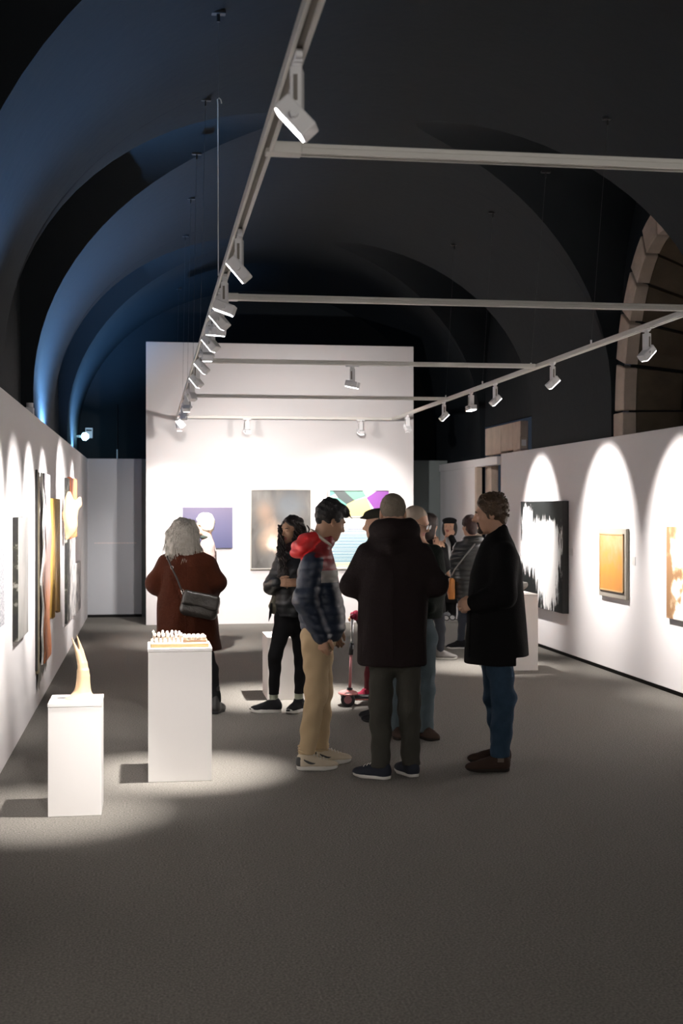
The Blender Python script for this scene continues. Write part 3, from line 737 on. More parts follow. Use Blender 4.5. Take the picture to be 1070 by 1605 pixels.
def sdf_obj(name, fn, lo, hi, h, m, parent=None, matfn=None, smooth=True, loc=None):
    P, Q = mesh_sdf(fn, lo, hi, h)
    me = bpy.data.meshes.new(name); me.vertices.add(len(P)); me.vertices.foreach_set('co', P.astype(f32).ravel())
    me.loops.add(Q.size); me.loops.foreach_set('vertex_index', Q.astype(np.int32).ravel())
    me.polygons.add(len(Q)); me.polygons.foreach_set('loop_start', np.arange(0, Q.size, 4, dtype=np.int32)); me.polygons.foreach_set('loop_total', np.full(len(Q), 4, dtype=np.int32))
    for x in (m if isinstance(m, (list, tuple)) else [m]): me.materials.append(x)
    if matfn is not None: me.polygons.foreach_set('material_index', matfn(P[Q].mean(1)).astype(np.int32))
    if smooth: me.polygons.foreach_set('use_smooth', np.ones(len(Q), dtype=bool))
    me.update(calc_edges=True); me.validate()
    o = bpy.data.objects.new(name, me); COL.objects.link(o)
    if parent: o.parent = parent
    if loc is not None: o.location = loc
    return o

def frame_of(fwd, up=(0, 0, 1)):
    """columns: right, forward, up"""
    f = nrm(fwd); r = nrm(np.cross(f, nrm(up))); u = np.cross(r, f); return np.stack([r, f, u], 1).astype(f32)
class Head:
    def __init__(s, c, fwd, g=1.0, up=(0, 0, 1)): s.c = V3(*c); s.R = frame_of(fwd, up); s.g = g
    def w(s, x, y, z): return s.c + s.R @ (V3(x, y, z) * s.g)
    def E(s, c, r): return ell(s.w(*c), [q * s.g for q in r], s.R)
    def C(s, a, b, ra, rb=None): return cap(s.w(*a), s.w(*b), ra * s.g, (ra if rb is None else rb) * s.g)
    def loc(s, p): return (p - s.c) @ s.R / s.g
    def skin(s, nose=1.0, fat=1.0):
        base = U([s.E((0, -.012, .035), (.074, .094, .084)), s.E((0, .022, -.03), (.058 * fat, .070, .082)), s.E((0, .040, -.07), (.038 * fat, .042, .038)), s.C((0, .062, -.098), (0, .066, -.094), .017)], .035)
        base = U([base, s.C((-.034, .080, .026), (.034, .080, .026), .010)], .02)
        for q in (-1, 1):
            base = U([base, s.E((q * .040, .060, -.022), (.022, .020, .022))], .02)
            base = SUB(base, s.E((q * .032, .103, .006), (.017, .020, .011)), .012)
            base = U([base, s.E((q * .0305, .078, .004), (.014, .0125, .010))], .004)
        base = U([base, s.C((0, .088, .014), (0, .104 + .006 * nose, -.024), .007, .0115 * nose), s.C((-.012, .094, -.030), (.012, .094, -.030), .008)], .012)
        base = U([base, s.C((-.017, .082, -.052), (.017, .082, -.052), .0075), s.C((-.015, .081, -.064), (.015, .081, -.064), .0085)], .007)
        base = SUB(base, s.C((-.022, .095, -.0582), (.022, .095, -.0582), .0035), .004)
        ears = []
        for q in (-1, 1): ears += [SUB(s.E((q * .077, -.008, -.004), (.010, .019, .031)), s.E((q * .086, -.004, .0), (.007, .009, .018)), .004)]
        return U([base] + ears, .008)
    def eyes(s, parent, iris='dark_iris'):
        for q in (-1, 1):
            ee = empty_part(parent, 'eye', s.w(q * .0305, .0820, .004), s.R, s.g)
def empty_part(parent, name, c, R, g):
    m = MB(); n, k = 10, 8; V = []; Fq = []; mi = []
    for i in range(k + 1):
        for j in range(n):
            a = math.pi * i / k; b = 2 * math.pi * j / n; l = np.array((math.sin(a) * math.cos(b), math.cos(a), math.sin(a) * math.sin(b))) * .0082 * g * np.array((1.25, .9, .62))
            V.append(tuple(np.asarray(c) + R @ l))
    for i in range(k):
        for j in range(n): Fq.append((i * n + j, i * n + (j + 1) % n, (i + 1) * n + (j + 1) % n, (i + 1) * n + j)); mi.append(1 if i < 2 else 0)
    return mk(name, V, Fq, [mat('eye_white', (.7, .68, .64), .3), mat('dark_iris', (.03, .02, .012), .2)], parent, smooth=True, mi=mi)

def hand(W, d, n, ts, curl=.5, g=1.0, thumb=.5):
    """W wrist, d wrist->knuckles, n palm normal (fingers curl towards it), ts +1/-1 thumb side"""
    W = V3(*W); d = nrm(d); n = nrm(n - d * float(np.dot(d, n))) if abs(float(np.dot(d, nrm(n)))) < .99 else n; s = nrm(np.cross(d, n)) * ts
    P = []
    for q in (-.030, -.010, .010, .028): P.append(cap(W + s * q * .55 * g + d * .012 * g, W + d * (.082 - abs(q - .004) * .25) * g + s * q * g, .0155 * g, .0125 * g))
    palm = U(P, .012); fs = []
    L = {.028: (.040, .025, .020), .010: (.045, .029, .022), -.010: (.042, .027, .021), -.030: (.033, .020, .018)}
    for q, seg in L.items():
        p = W + d * (.082 - abs(q - .004) * .25) * g + s * q * g; a = curl * .9; pts = [p]
        for i, l in enumerate(seg):
            dd = d * math.cos(a) + n * math.sin(a); p = p + dd * l * g; pts.append(p); a += curl * 1.15
        fs += chain(pts, [.0098 * g, .0092 * g, .0084 * g, .0074 * g])
    t0 = W + d * .022 * g + s * .022 * g; t1 = t0 + (d * .55 + s * .75 + n * .35 * (.5 + curl)) * .040 * g; t2 = t1 + (d * (.95 - thumb * .3) + s * (.25 - thumb * .5) + n * .5 * curl) * .034 * g; t3 = t2 + (d * .9 - s * .35 * thumb + n * .4 * curl) * .026 * g
    th = U(chain([t0, t1, t2, t3], [.0150 * g, .0118 * g, .0105 * g, .0088 * g]), .01)
    fing = lambda p: np.minimum.reduce([q(p) for q in fs])
    return U([palm, fing, th], .007)

def shoe(parent, A, dirv, L=.28, wd=.05, up_m=None, sole_m=None, h=.006, boot=0., sole_h=.024, patch=None, hi=.092):
    """A = ankle joint point, dirv = horizontal toe direction"""
    d = nrm((dirv[0], dirv[1], 0)); A = V3(*A); g = V3(A[0], A[1], 0); heel = g - d * .065; toe = heel + d * L
    ax = (0, 0, 1)
    Rf = frame_of(d); us = lambda p: ((p - heel) @ d) / L
    rock = lambda p: .016 * np.clip((us(p) - .72) / .28, 0, 1) ** 2 + .005 * np.clip((.15 - us(p)) / .15, 0, 1) ** 2
    sole2 = U([cap(heel + d * .036, heel + d * (L * .62), .036, wd * .94), cap(heel + d * (L * .62), toe - d * .036, wd * .94, .032)], .02)
    upper = U([ell(heel + d * .050 + V3(0, 0, .060), (.035, .050, .055), Rf), ell(heel + d * (L * .66) + V3(0, 0, .030), (wd * .92, L * .345, .038), Rf), cap(heel + d * .045 + V3(0, 0, .03), heel + d * (L * .6) + V3(0, 0, .03), .034, wd * .8),
               cap(heel + d * .045 + V3(0, 0, .05), g + V3(0, 0, hi + boot) - d * .004, .037, .036), cap(g + V3(0, 0, hi) + d * .018, heel + d * (L * .60) + V3(0, 0, .050), .028, .022)], .03)
    upper = CUT(upper, (0, 0, -1), -sole_h * .8)
    upper = CUT(upper, nrm(V3(0, 0, 1) + d * .25), float((g + V3(0, 0, hi + .022 + boot)) @ nrm(V3(0, 0, 1) + d * .25)))
    lo = np.minimum(heel, toe) - .09; hi_ = np.maximum(heel, toe) + .09; lo[2] = -.012; hi_[2] = .19 + boot
    pm = None; mats = [up_m]
    if patch is not None: mats = [up_m, patch[0]]; pm = patch[1]
    o = sdf_obj('shoe', upper, lo, hi_, h, mats, parent, pm)
    def ss(p):
        a = sole2(np.concatenate([p[:, :2], 0 * p[:, 2:]], 1)) + .005; zz = p[:, 2] - rock(p); hh = sole_h / 2; b = np.abs(zz - hh) - hh + .005
        return np.minimum(np.maximum(a, b), 0) + np.sqrt(np.maximum(a, 0) ** 2 + np.maximum(b, 0) ** 2) - .005
    lo2 = lo.copy(); lo2[2] = -.014; h2 = hi_.copy(); h2[2] = .06
    sdf_obj('sole', ss, lo2, h2, .005, sole_m or M_plate, o)
    return o, heel, toe, d

SKIN = mat('skin_light', (.52, .30, .20), .55, var=.06, vscale=30)
SKIN_T = mat('skin_tan', (.40, .23, .145), .55, var=.06, vscale=30)
SKIN_P = mat('skin_pale', (.62, .40, .30), .55)
LIP = mat('lips', (.38, .13, .11), .5)
class Person:
    def __init__(s, label, px, d0, gz=0):
        s.pc, s.d0 = px, d0; x, y = wpt(px, d0)
        s.root = empty('person', (x, y, 0), -TH); tag(s.root, label, 'person'); s.root['group'] = 'gallery visitors'
        s.r0 = (px - 535) / F * d0
    def J(s, px, py, dd=0.):
        d = s.d0 + dd; return V3((px - 535) / F * d - s.r0, dd, H0 - (py - 797) / F * d)
    def z(s, py): return H0 - (py - 797) / F * s.d0
    def sec(s, rows):
        """rows: py, xl, xr, ry[, cy] in reference pixels -> loft sections"""
        out = []
        for r in rows:
            a = s.J(r[1], r[0]); b = s.J(r[2], r[0]); out.append((a[2], (a[0] + b[0]) / 2, r[4] if len(r) > 4 else 0, (b[0] - a[0]) / 2, r[3]))
        return out
    def add(s, name, fn, m, h, lo, hi, matfn=None): return sdf_obj(name, fn, lo, hi, h, m, s.root, matfn)

def body(P, hd, J, skin, h=.006, legr=None, armr=None, hands=(), lipm=True, g=1.0, tr=(.15, .10), nose=1.0, fat=1.0, lo=(-.5, -.5, .03), hi=(.5, .5, 1.95), eyes=True):
    """one continuous skin surface: head, neck, trunk, arms, legs, hands. J: dict of joints"""
    N = V3(*J['N']); hip = (V3(*J['PL']) + V3(*J['PR'])) / 2
    pr = [cap(hd.w(0, -.03, -.03), N, .052 * g, .058 * g)]
    mid = (N + hip) / 2
    pr += [cap(V3(*J['SL']), V3(*J['SR']), .055 * g), cap((V3(*J['SL']) + N) / 2 - V3(0, 0, .06), hip * .4 + V3(*J['SL']) * .6, .075 * g, .08 * g), cap((V3(*J['SR']) + N) / 2 - V3(0, 0, .06), hip * .4 + V3(*J['SR']) * .6, .075 * g, .08 * g),
           cap(N - V3(0, 0, .08), hip, .09 * g, .09 * g), cap(J['PL'], J['PR'], .085 * g)]
    for s_ in 'LR':
        pr += chain([J['S' + s_], J['E' + s_], J['W' + s_]], [min(.048 * g, (armr or [9, 9, 9])[0] - .016), min(.037 * g, (armr or [9, 9, 9])[1] - .014), .026 * g])
        pr += chain([J['P' + s_], J['K' + s_], J['A' + s_]], [min(.075 * g, (legr or [9, 9, 9])[0] - .016), min(.050 * g, (legr or [9, 9, 9])[1] - .015), min(.034 * g, (legr or [9, 9, 9])[2] - .014)])
        A = V3(*J['A' + s_]); T = V3(*J['T' + s_]); T = A + (T - A) * .55; pr += [cap((A[0], A[1], .06), (T[0], T[1], .040), .022 * g, .010 * g)]
    b = U(pr, .04)
    fn = U([b, hd.skin(nose, fat)], .02)
    for hh in hands: fn = U([fn, hand(**hh)], .012)
    def mf(c):
        q = hd.loc(c); return ((np.abs(q[:, 0]) < .024) & (q[:, 1] > .074) & (np.abs(q[:, 2] + .058) < .0115)).astype(int)
    o = sdf_obj('body', fn, lo, hi, h, [skin, LIP], P.root, mf if lipm else None)
    if eyes: hd.eyes(P.root)
    return o
def brows(P, hd, m, r=.004):
    for q in (-1, 1):
        MB().tube([hd.w(q * .046, .084, .022), hd.w(q * .032, .0915, .029), hd.w(q * .015, .0925, .025)], [.002, r, r], 6).build('eyebrow', m, P.root, smooth=True)
def bounds(P, rows_m=.1): return None

def hair_short(hd, out=.010, low=-.062, c=.02, sl=.9, amp=.004, fr=70, seed=0., top=0.):
    sh = hd.E((0, -.016, .040 + top * .5), (.074 + out, .094 + out, .084 + out + top))
    def fn(p):
        q = hd.loc(p); d = sh(p)
        d = np.maximum(d, (q[:, 1] - sl * q[:, 2] - c) * .75); d = np.maximum(d, low - q[:, 2])
        x, y, z = q[:, 0] * fr, q[:, 1] * fr, q[:, 2] * fr
        return d + amp * (np.sin(x + 1.5 * np.sin(y * .7 + seed)) * np.sin(y * 1.1 + 1.3 * np.sin(z * .6)) + .6 * np.sin(z * 1.2 + x * .7 + seed))
    return fn
def strands(hd, n, m, parent, rnd, root, length, r=.003, wave=.012, freq=55, name='hair_strands', g=1.):
    """wavy locks: start points on the skull (head frame), falling down"""
    mb = MB()
    for i in range(n):
        p0, out = root(rnd); L = length(rnd); k = 12; pts = []; ph = rnd.uniform(0, 6.3)
        for j in range(k + 1):
            t = j / k; a = freq * t * L + ph
            q = np.array(p0) + np.array(out) * min(1, t * 2.2) + np.array((math.cos(a) * wave * min(1, t * 3), math.sin(a) * wave * min(1, t * 3), -L * t))
            w_ = hd.c + hd.R @ (np.array((q[0], q[1], 0)) * hd.g) + np.array((0, 0, q[2] * hd.g)); pts.append(w_)
        mb.tube(pts, [r * (1 - .6 * (j / k)) for j in range(k + 1)], 5)
    return tag(mb.build(name, m, parent, smooth=True), kind='stuff')

def build(label, px, d0, hc, fwd, J, coat, sleeve, coat_m, legs, leg_m, h=.007, skin=SKIN, g=1.0, hands=(), disp=None, extra=None, coat_cut=None, kc=.04,
          hem=None, waist=None, legd=None, pel=1.5, coat_name='coat', coat_mf=None, nose=1.0, fat=1.0, up=(0, 0, 1), eyes=True, sleeve_cut=True, lz=None):
    P = Person(label, px, d0); P.hd = hd = Head(P.J(*hc), fwd, g, up); j = {k: P.J(*v) for k, v in J.items()}; P.j = j
    for s_ in 'LR':
        if 'T' + s_ not in j: j['T' + s_] = j['A' + s_] + V3(0, .1, 0)
    zmax = float(hd.c[2]) + .16; X = 0.5
    P.hnd = [dict(W=j['W' + q['s']], d=q['d'], n=q['n'], ts=q['ts'], curl=q.get('curl', .5), g=q.get('g', 1.0), thumb=q.get('thumb', .5)) for q in hands]
    body(P, hd, j, skin, h=h, hands=P.hnd, g=g, lo=(-X, -X, .03), hi=(X, X, zmax), nose=nose, fat=fat, eyes=eyes, legr=legs[0], armr=sleeve[0])
    # coat
    S = P.sec(coat); parts = [loft(S)]
    sl = []
    for s_, rr in zip('LR', sleeve):
        if rr: sl += chain([j['S' + s_], j['E' + s_], j['W' + s_]], rr)
    P.sleeve_sdf = U(sl, .03) if sl else None
    fn = U(parts + sl, kc)
    if extra: fn = U([fn] + extra(P), .025)
    neck = ell(hd.w(0, -.02, -.075), (.06 * g, .065 * g, .05 * g)); fn = SUB(fn, neck, .015)
    if disp: fn = DISP(fn, disp)
    if coat_cut: fn = coat_cut(P, fn)
    P.coat = P.add(coat_name, fn, coat_m, h, (-.55, -.5, min(r[0] for r in S) - .05), (.55, .5, zmax), coat_mf(P) if coat_mf else None)
    # trousers
    lp = [cap(j['PL'], j['PR'], legs[0][0] * 1.05), ell((j['PL'] + j['PR']) / 2 + V3(0, 0, .03), (legs[0][0] * pel, legs[0][0] * 1.3, .20))]
    for s_, rr in zip('LR', legs): lp += chain([j['P' + s_], j['K' + s_], j['A' + s_]], rr)
    lf = U(lp[:2], .03)
    L1 = U(lp[2:4], .03); L2 = U(lp[4:6], .03); lf = U([lf, U([L1, L2], .006)], .03)
    lf = DISP(lf, legd or folds(.0028, 14, 8, px * .1))
    zl = P.z(waist) if waist else float(j['PL'][2]) + .19
    lzz = lz if lz is not None else .075
    lf = CUT(CUT(lf, (0, 0, 1), zl), (0, 0, -1), -lzz)
    P.add('trousers', lf, leg_m, h, (-X, -X, .03), (X, X, zl + .05))
    return P

H1 = .0065
# ---- man in the dark parka, seen from behind
PARKA = mat('parka_cloth', (.0135, .0085, .0085), .8, bump=.3, bscale=120)
P = build('man in long dark brown hooded parka seen from behind, grey-green trousers', 612, 8.15, (615, 806, 0), (-.1, 1, -.12),
    dict(N=(617, 838), SL=(577, 868, 0), SR=(659, 868, 0), EL=(553, 918, .02), ER=(682, 916, .02), WL=(577, 928, .24), WR=(656, 925, .24),
         PL=(599, 1020), PR=(639, 1020), KL=(596, 1110), KR=(641, 1110), AL=(597, 1197, 0), AR=(644, 1195, .08), TL=(570, 1210, .05), TR=(634, 1205, .2)),
    [(1041, 558, 668, .19, .02), (1000, 560, 669, .18, .02), (950, 562, 671, .17, .02), (900, 562, 673, .165, .02), (872, 566, 670, .15, .01), (850, 582, 654, .12), (836, 594, 642, .09)],
    [[.076, .073, .055]] * 2, PARKA, [[.088, .070, .060], [.088, .070, .058]], legd=folds(.0055, 14, 7, 2.), leg_m=mat('grey_green_twill', (.050, .048, .040), .85, bump=.3, bscale=150), h=H1,
    hands=[dict(s='L', d=(.8, .5, .1), n=(.3, -.2, 1), ts=1, curl=.7), dict(s='R', d=(-.8, .5, .1), n=(-.3, -.2, 1), ts=-1, curl=.7)],
    disp=lambda p: folds(.005, 3, 7, 1.)(p),
    extra=lambda P: [SUB(ell(P.J(618, 832, .0), (.165, .142, .100)), ell(P.J(616, 805, .03), (.095, .11, .10)), .03),
                     cap(P.J(585, 848, -.02), P.J(617, 858, -.12), .04, .045), cap(P.J(651, 848, -.02), P.J(617, 858, -.12), .04, .045)])
GREYH = mat('cropped_grey_hair', (.19, .16, .125), .9, bump=.6, bscale=220, var=.3, vscale=120)
P.add('hair', hair_short(P.hd, .007, -.075, .0, .9, .0015, 160), GREYH, .005, P.hd.c - .15, P.hd.c + .15)
# coat details: back seam, pocket flaps
MB().tube([P.J(617, y, -.155 - .02 * (y - 880) / 160) + V3(0, -.0, 0) for y in range(885, 1036, 15)], .0022, 5).build('seam', PARKA, P.root, smooth=True)
SN_ = mat('navy_suede', (.022, .025, .035), .8, bump=.2); SOLEW = mat('white_rubber', (.62, .60, .56), .6)
shoe(P.root, P.j['AL'], (-.87, .45), .265, .048, SN_, SOLEW); shoe(P.root, P.j['AR'], (-.42, .9), .265, .048, SN_, SOLEW)
for k, a in enumerate('L'):
    A = P.j['AL']; dd = nrm((-.87, .45, 0)); sd = nrm(np.cross(dd, (0, 0, 1)))
    for i in range(4):
        c = A * V3(1, 1, 0) + dd * (.045 + .022 * i) + V3(0, 0, .098 - .009 * i); MB().tube([c - sd * .026, c + V3(0, 0, .008), c + sd * .026], .003, 5).build('lace', SOLEW, P.root)

# ---- young man in the navy and red jacket
NAVY = mat('navy_nylon', (.012, .020, .040), .45, bump=.25, bscale=40); RED = mat('red_nylon', (.62, .020, .022), .5, bump=.25, bscale=40)
MAROON = mat('dark_red_nylon', (.20, .012, .016), .5, bump=.25, bscale=40); LGREY = mat('grey_nylon', (.26, .24, .23), .6)
def ym_mat(P):
    x1, x2 = P.J(499, 880)[0], P.J(504, 900)[0]; za, zb, zc = P.z(893), P.z(911), P.z(846)
    hood = P.hood
    def f(c):
        s = P.sleeve_sdf(c); r = np.zeros(len(c), int); tor = s > .006
        r[(c[:, 2] > za) & (c[:, 0] > x1 - (c[:, 2] - za) * .25) & tor] = 2
        r[(c[:, 2] > P.z(872)) & (c[:, 0] > x1 - .02)] = 2
        r[(c[:, 2] <= za) & (c[:, 2] > zb) & (c[:, 0] > x2) & tor] = 3
        r[hood(c) < .016] = 1
        return r
    return f
def ym_extra(P):
    R = frame_of((-.62, -.1, -.72))
    P.hood = U([ell(P.J(474, 855, -.01), (.145, .100, .056), R), cap(P.J(493, 840, -.065), P.J(478, 856, -.07), .034, .04), cap(P.J(493, 840, .08), P.J(478, 856, .06), .034, .04)], .03)
    P.hood = DISP(P.hood, lambda p: .004 * np.sin(75 * p[:, 2] + 40 * p[:, 0] + 2 * np.sin(20 * p[:, 1])))
    return [P.hood, cap(P.J(500, 856, 0), P.J(508, 847, 0), .078, .068)]
P = build('young man with black hair in navy puffer jacket with red hood, beige trousers', 492, 8.48, (517, 818, 0), (.86, .42, -.34),
    dict(N=(500, 856, 0), SL=(489, 884, -.17), SR=(503, 882, .18), EL=(477, 940, -.21), ER=(508, 940, .21), WL=(503, 997, -.17), WR=(521, 985, .17),
         PL=(496, 1000, -.08), PR=(500, 1000, .09), KL=(496, 1082, -.08), KR=(504, 1084, .09), AL=(480, 1180, -.05), AR=(503, 1177, .15), TL=(505, 1195, -.04), TR=(530, 1190, .2)),
    [(1004, 482, 531, .14), (985, 472, 541, .175), (960, 467, 541, .185), (930, 464, 535, .185), (910, 465, 530, .185), (890, 467, 527, .185), (870, 476, 521, .15), (856, 488, 517, .09)],
    [[.072, .070, .052]] * 2, [NAVY, RED, MAROON, LGREY], [[.100, .072, .056], [.095, .070, .052]], mat('beige_cotton', (.44, .33, .20), .85, bump=.15, bscale=120), h=H1, skin=SKIN_T,
    hands=[dict(s='L', d=(.15, -.05, -1), n=(.3, 1, .1), ts=1, curl=.62, thumb=.3), dict(s='R', d=(.3, 0, -1), n=(.3, -1, .1), ts=-1, curl=.6)],
    disp=lambda p: quilt(.0065, .060, -9, 99, .05)(p) + folds(.0018, 8, 4, 2.)(p), extra=ym_extra, pel=1.0, coat_mf=ym_mat, coat_name='jacket', legd=folds(.0058, 15, 7, 4.), lz=.105)
hd = P.hd; BLK = mat('black_hair', (.010, .008, .008), .55, bump=.8, bscale=160)
hf = U([hair_short(hd, .012, -.060, .012, .95, .005, 60, 1., .012), hd.E((.0, .045, .105), (.066, .055, .034)), hd.E((0, .085, .085), (.060, .026, .024))], .02)
P.add('hair', DISP(hf, lambda p: .004 * np.sin(90 * p[:, 0] + 60 * p[:, 2]) * np.sin(80 * p[:, 2] + 40 * p[:, 1])), BLK, .005, hd.c - .18, hd.c + .19)
rnd = random.Random(5); mb = MB()
for i in range(70):
    a = rnd.uniform(-1, 1); b = rnd.uniform(-.2, 1); p0 = np.array((a * .055, .02 + .07 * b, .118 - .03 * b * b - .02 * a * a)); v = np.array((a * .02, .030 + .01 * b, .004 - .018 * b)) * rnd.uniform(.5, .9)
    mb.tube([hd.w(*(p0 - v * .3)), hd.w(*(p0 + v * .5 + (0, 0, .006))), hd.w(*(p0 + v))], [.004, .0035, .0008], 4)
tag(mb.build('hair_tufts', BLK, P.root, smooth=True), kind='stuff')
brows(P, hd, BLK)
# collar lining
mb = MB(); pts = []
for i in range(19):
    a = math.pi * (i / 18) * 1.5 - .25 * math.pi
    pts.append(P.J(497, 850, 0) + V3(-.070 * math.sin(a) + .0, -.072 * math.cos(a), .035 * math.sin(a)))
pts = [P.J(518, 855, -.045), P.J(512, 850, -.070), P.J(504, 844, -.082), P.J(496, 837, -.078), P.J(490, 832, -.05), P.J(488, 831, 0), P.J(490, 832, .05), P.J(506, 846, .07)]
mb.tube(pts, .0105, 8); mb.build('collar_lining', mat('cream_lining', (.5, .45, .38), .8), P.root, smooth=True)
MB().tube([P.J(517.5, 857, -.03), P.J(525, 885, -.03), P.J(531, 915, -.03), P.J(537, 950, -.03)], .004, 6).build('zip', MAROON, P.root)
for y0 in (1183, ):
    pass
SB = mat('beige_mesh', (.50, .43, .33), .8, bump=.3, bscale=200); SBK = mat('dark_heel', (.03, .03, .03), .6)
def heelpatch(P, A, d):
    A = V3(*A); d = nrm((*d, 0))
    def f(c): q = (c - A) @ d; return ((q < -.038) & (c[:, 2] > .03) & (c[:, 2] < .085)).astype(int)
    return (SBK, f)
for a, d in (('AL', (1, .04)), ('AR', (.93, .2))):
    o, heel, toe, dv = shoe(P.root, P.j[a], d, .275, .049, SB, SOLEW, patch=heelpatch(P, P.j[a], d), sole_h=.032)
    sd = nrm(np.cross(dv, (0, 0, 1)))
    for i in range(5):
        c = P.j[a] * V3(1, 1, 0) + dv * (.050 + .021 * i) + V3(0, 0, .103 - .0095 * i); MB().tube([c - sd * .028 - V3(0, 0, .006), c + V3(0, 0, .007), c + sd * .028 - V3(0, 0, .006)], .0034, 5).build('lace', SOLEW, o)
    # curved tick emblem on the camera side
    V = []; Fq = []
    for i in range(13):
        t = i / 12; u = 0; zc = .064 - .020 * math.sin(min(1, t * 2.1) * math.pi * .5) + .026 * (1 - t) ** 2 * 0 + .0 ; zc = .046 + .026 * (1 - t) ** 2 + (.016 * max(0, t - .5) ** 2); th = .0065 * math.sin(math.pi * min(1, .15 + t * .85)) + .001
        side = sd * (.0425 + .0035 * t); base = heel + dv * (.048 + .075 * t)
        for zz in (zc - th, zc + th): V.append(tuple(base * V3(1, 1, 0) + side + V3(0, 0, zz)))
    for i in range(12): Fq.append((2 * i, 2 * i + 2, 2 * i + 3, 2 * i + 1))
    so = mk('tick_emblem', V, Fq, SBK, o); so.modifiers.new('thick', 'SOLIDIFY').thickness = .006; so.modifiers['thick'].offset = 0
# ribbed cuffs at the ankles
for a, r_ in (('AL', .050), ('AR', .048)):
    c = P.j[a]; mb = MB()
    for k in range(3): mb.tube([c + V3(r_ * math.cos(t * .5236), r_ * math.sin(t * .5236), .012 + .017 * k + .004 * math.sin(t * 2)) for t in range(13)], .0075, 6)
    tag(mb.build('cuff_folds', MATS['beige_cotton'], P.root, smooth=True), kind='stuff')

# ---- man in the black overcoat, right
BLACKW = mat('black_wool', (.0045, .0042, .0045), .9, bump=.3, bscale=150)
DENIM = mat('blue_denim', (.024, .048, .080), .85, bump=.3, bscale=200, var=.35, vscale=14)
def rm_cut(P, fn):
    x0 = P.J(803, 1025)[0]; z0 = P.z(1026)
    return lambda p: np.maximum(fn(p), np.minimum(p[:, 0] - x0, z0 - p[:, 2]))
P = build('bearded man in long black overcoat and blue jeans, facing left', 776, 8.42, (768, 807, 0), (-1, .08, -.10),
    dict(N=(783, 838, 0), SL=(790, 870, -.17), SR=(783, 870, .19), EL=(789, 932, -.22), ER=(780, 930, .22), WL=(745, 945, -.20), WR=(746, 945, .12),
         PL=(778, 1005, -.06), PR=(774, 1005, .07), KL=(789, 1095, -.08), KR=(775, 1092, .12), AL=(783, 1184, -.04), AR=(785, 1178, .24), TL=(750, 1200, -.05), TR=(752, 1190, .22)),
    [(1039, 728, 829, .20), (1000, 729, 826, .20), (950, 732, 822, .20), (900, 737, 818, .205), (872, 745, 814, .20), (852, 753, 806, .155), (836, 764, 797, .10), (824, 774, 793, .07)],
    [[.082, .078, .060]] * 2, BLACKW, [[.098, .076, .064], [.09, .070, .058]], DENIM, h=H1, nose=1.15,
    hands=[dict(s='L', d=(-.95, -.05, -.22), n=(.1, .9, -.3), ts=-1, curl=1.0, thumb=.7), dict(s='R', d=(-.9, -.1, -.3), n=(0, -1, 0), ts=1, curl=.9)],
    disp=folds(.004, 3, 6, 3.), coat_cut=rm_cut, pel=1.0, legd=folds(.0055, 15, 7, 3.), lz=.095)
hd = P.hd; BRN = mat('brown_wavy_hair', (.085, .050, .026), .5, bump=1.0, bscale=120, var=.4, vscale=60)
hf = U([hair_short(hd, .014, -.075, .030, .55, .0055, 60, 2., .006), hd.E((0, -.075, -.03), (.060, .035, .050))], .02)
P.add('hair', hf, BRN, .005, hd.c - .18, hd.c + .18)
mb = MB(); rnd = random.Random(8)
for i in range(110):
    th = rnd.uniform(-2.6, 2.6); zz = rnd.uniform(-.06, .11); rr = math.sqrt(max(.1, 1 - (zz / .14) ** 2)); p0 = np.array((.083 * rr * math.sin(th), -.018 - .10 * rr * math.cos(th), .03 + zz))
    if p0[1] - .55 * p0[2] > .02: continue
    v = np.array((rnd.uniform(-1, 1), rnd.uniform(-1, .3), rnd.uniform(-1, 0))) * .03
    nn = nrm(p0 - np.array((0, -.016, .04)))
    mb.tube([hd.w(*(p0 - v * .4 + nn * .002)), hd.w(*(p0 + nn * .007)), hd.w(*(p0 + v * .35))], [.0055, .006, .003], 5)
tag(mb.build('hair_curls', BRN, P.root, smooth=True), kind='stuff'); brows(P, hd, BRN, .0045)
bd = SUB(U([hd.E((0, .064, -.096), (.034, .032, .024)), hd.C((-.022, .088, -.045), (.022, .088, -.045), .0065), hd.C((.028, .080, -.050), (.027, .074, -.09), .009), hd.C((-.028, .080, -.050), (-.027, .074, -.09), .009)], .012), hd.E((0, .093, -.058), (.017, .012, .008)), .004)
P.add('beard', DISP(bd, lambda p: .0018 * np.sin(300 * p[:, 2]) * np.sin(260 * p[:, 0])), mat('dark_beard', (.035, .020, .012), .7), .004, hd.c - .15, hd.c + .15)
# lapel and collar, shirt
cl = U([cap(P.J(788, 828, -.045), P.J(768, 852, -.085), .020, .018), cap(P.J(788, 828, .05), P.J(770, 852, .08), .020, .018), cap(P.J(790, 827, -.04), P.J(790, 827, .05), .018)], .02)
P.add('collar', cl, BLACKW, .006, (-.5, -.3, 1.3), (.5, .3, 1.75))
sh_ = ell(P.J(773, 846, 0), (.045, .062, .045)); P.add('shirt', sh_, mat('grey_shirt', (.16, .15, .14), .8), .008, (-.5, -.3, 1.3), (.5, .3, 1.75))
MB().tube([P.J(765, 850, -.10), P.J(748, 900, -.11), P.J(738, 950, -.1), P.J(735, 1030, -.1)], .004, 5).build('front_edge', BLACKW, P.root)
SBR = mat('brown_suede', (.040, .024, .018), .85, bump=.2, bscale=150); SLB = mat('dark_rubber', (.02, .016, .014), .8)
for a, d in (('AL', (-1, -.03)), ('AR', (-1, .02))):
    o, heel, toe, dv = shoe(P.root, P.j[a], d, .29, .05, SBR, SLB, boot=.03)
    if a == 'AL': MB().box(-.02, .02, -.002, .002, -.025, .02).build('elastic_side', mat('elastic', (.12, .09, .07)), o, loc=tuple(P.j[a] + V3(0.0, -.052, -.01)))

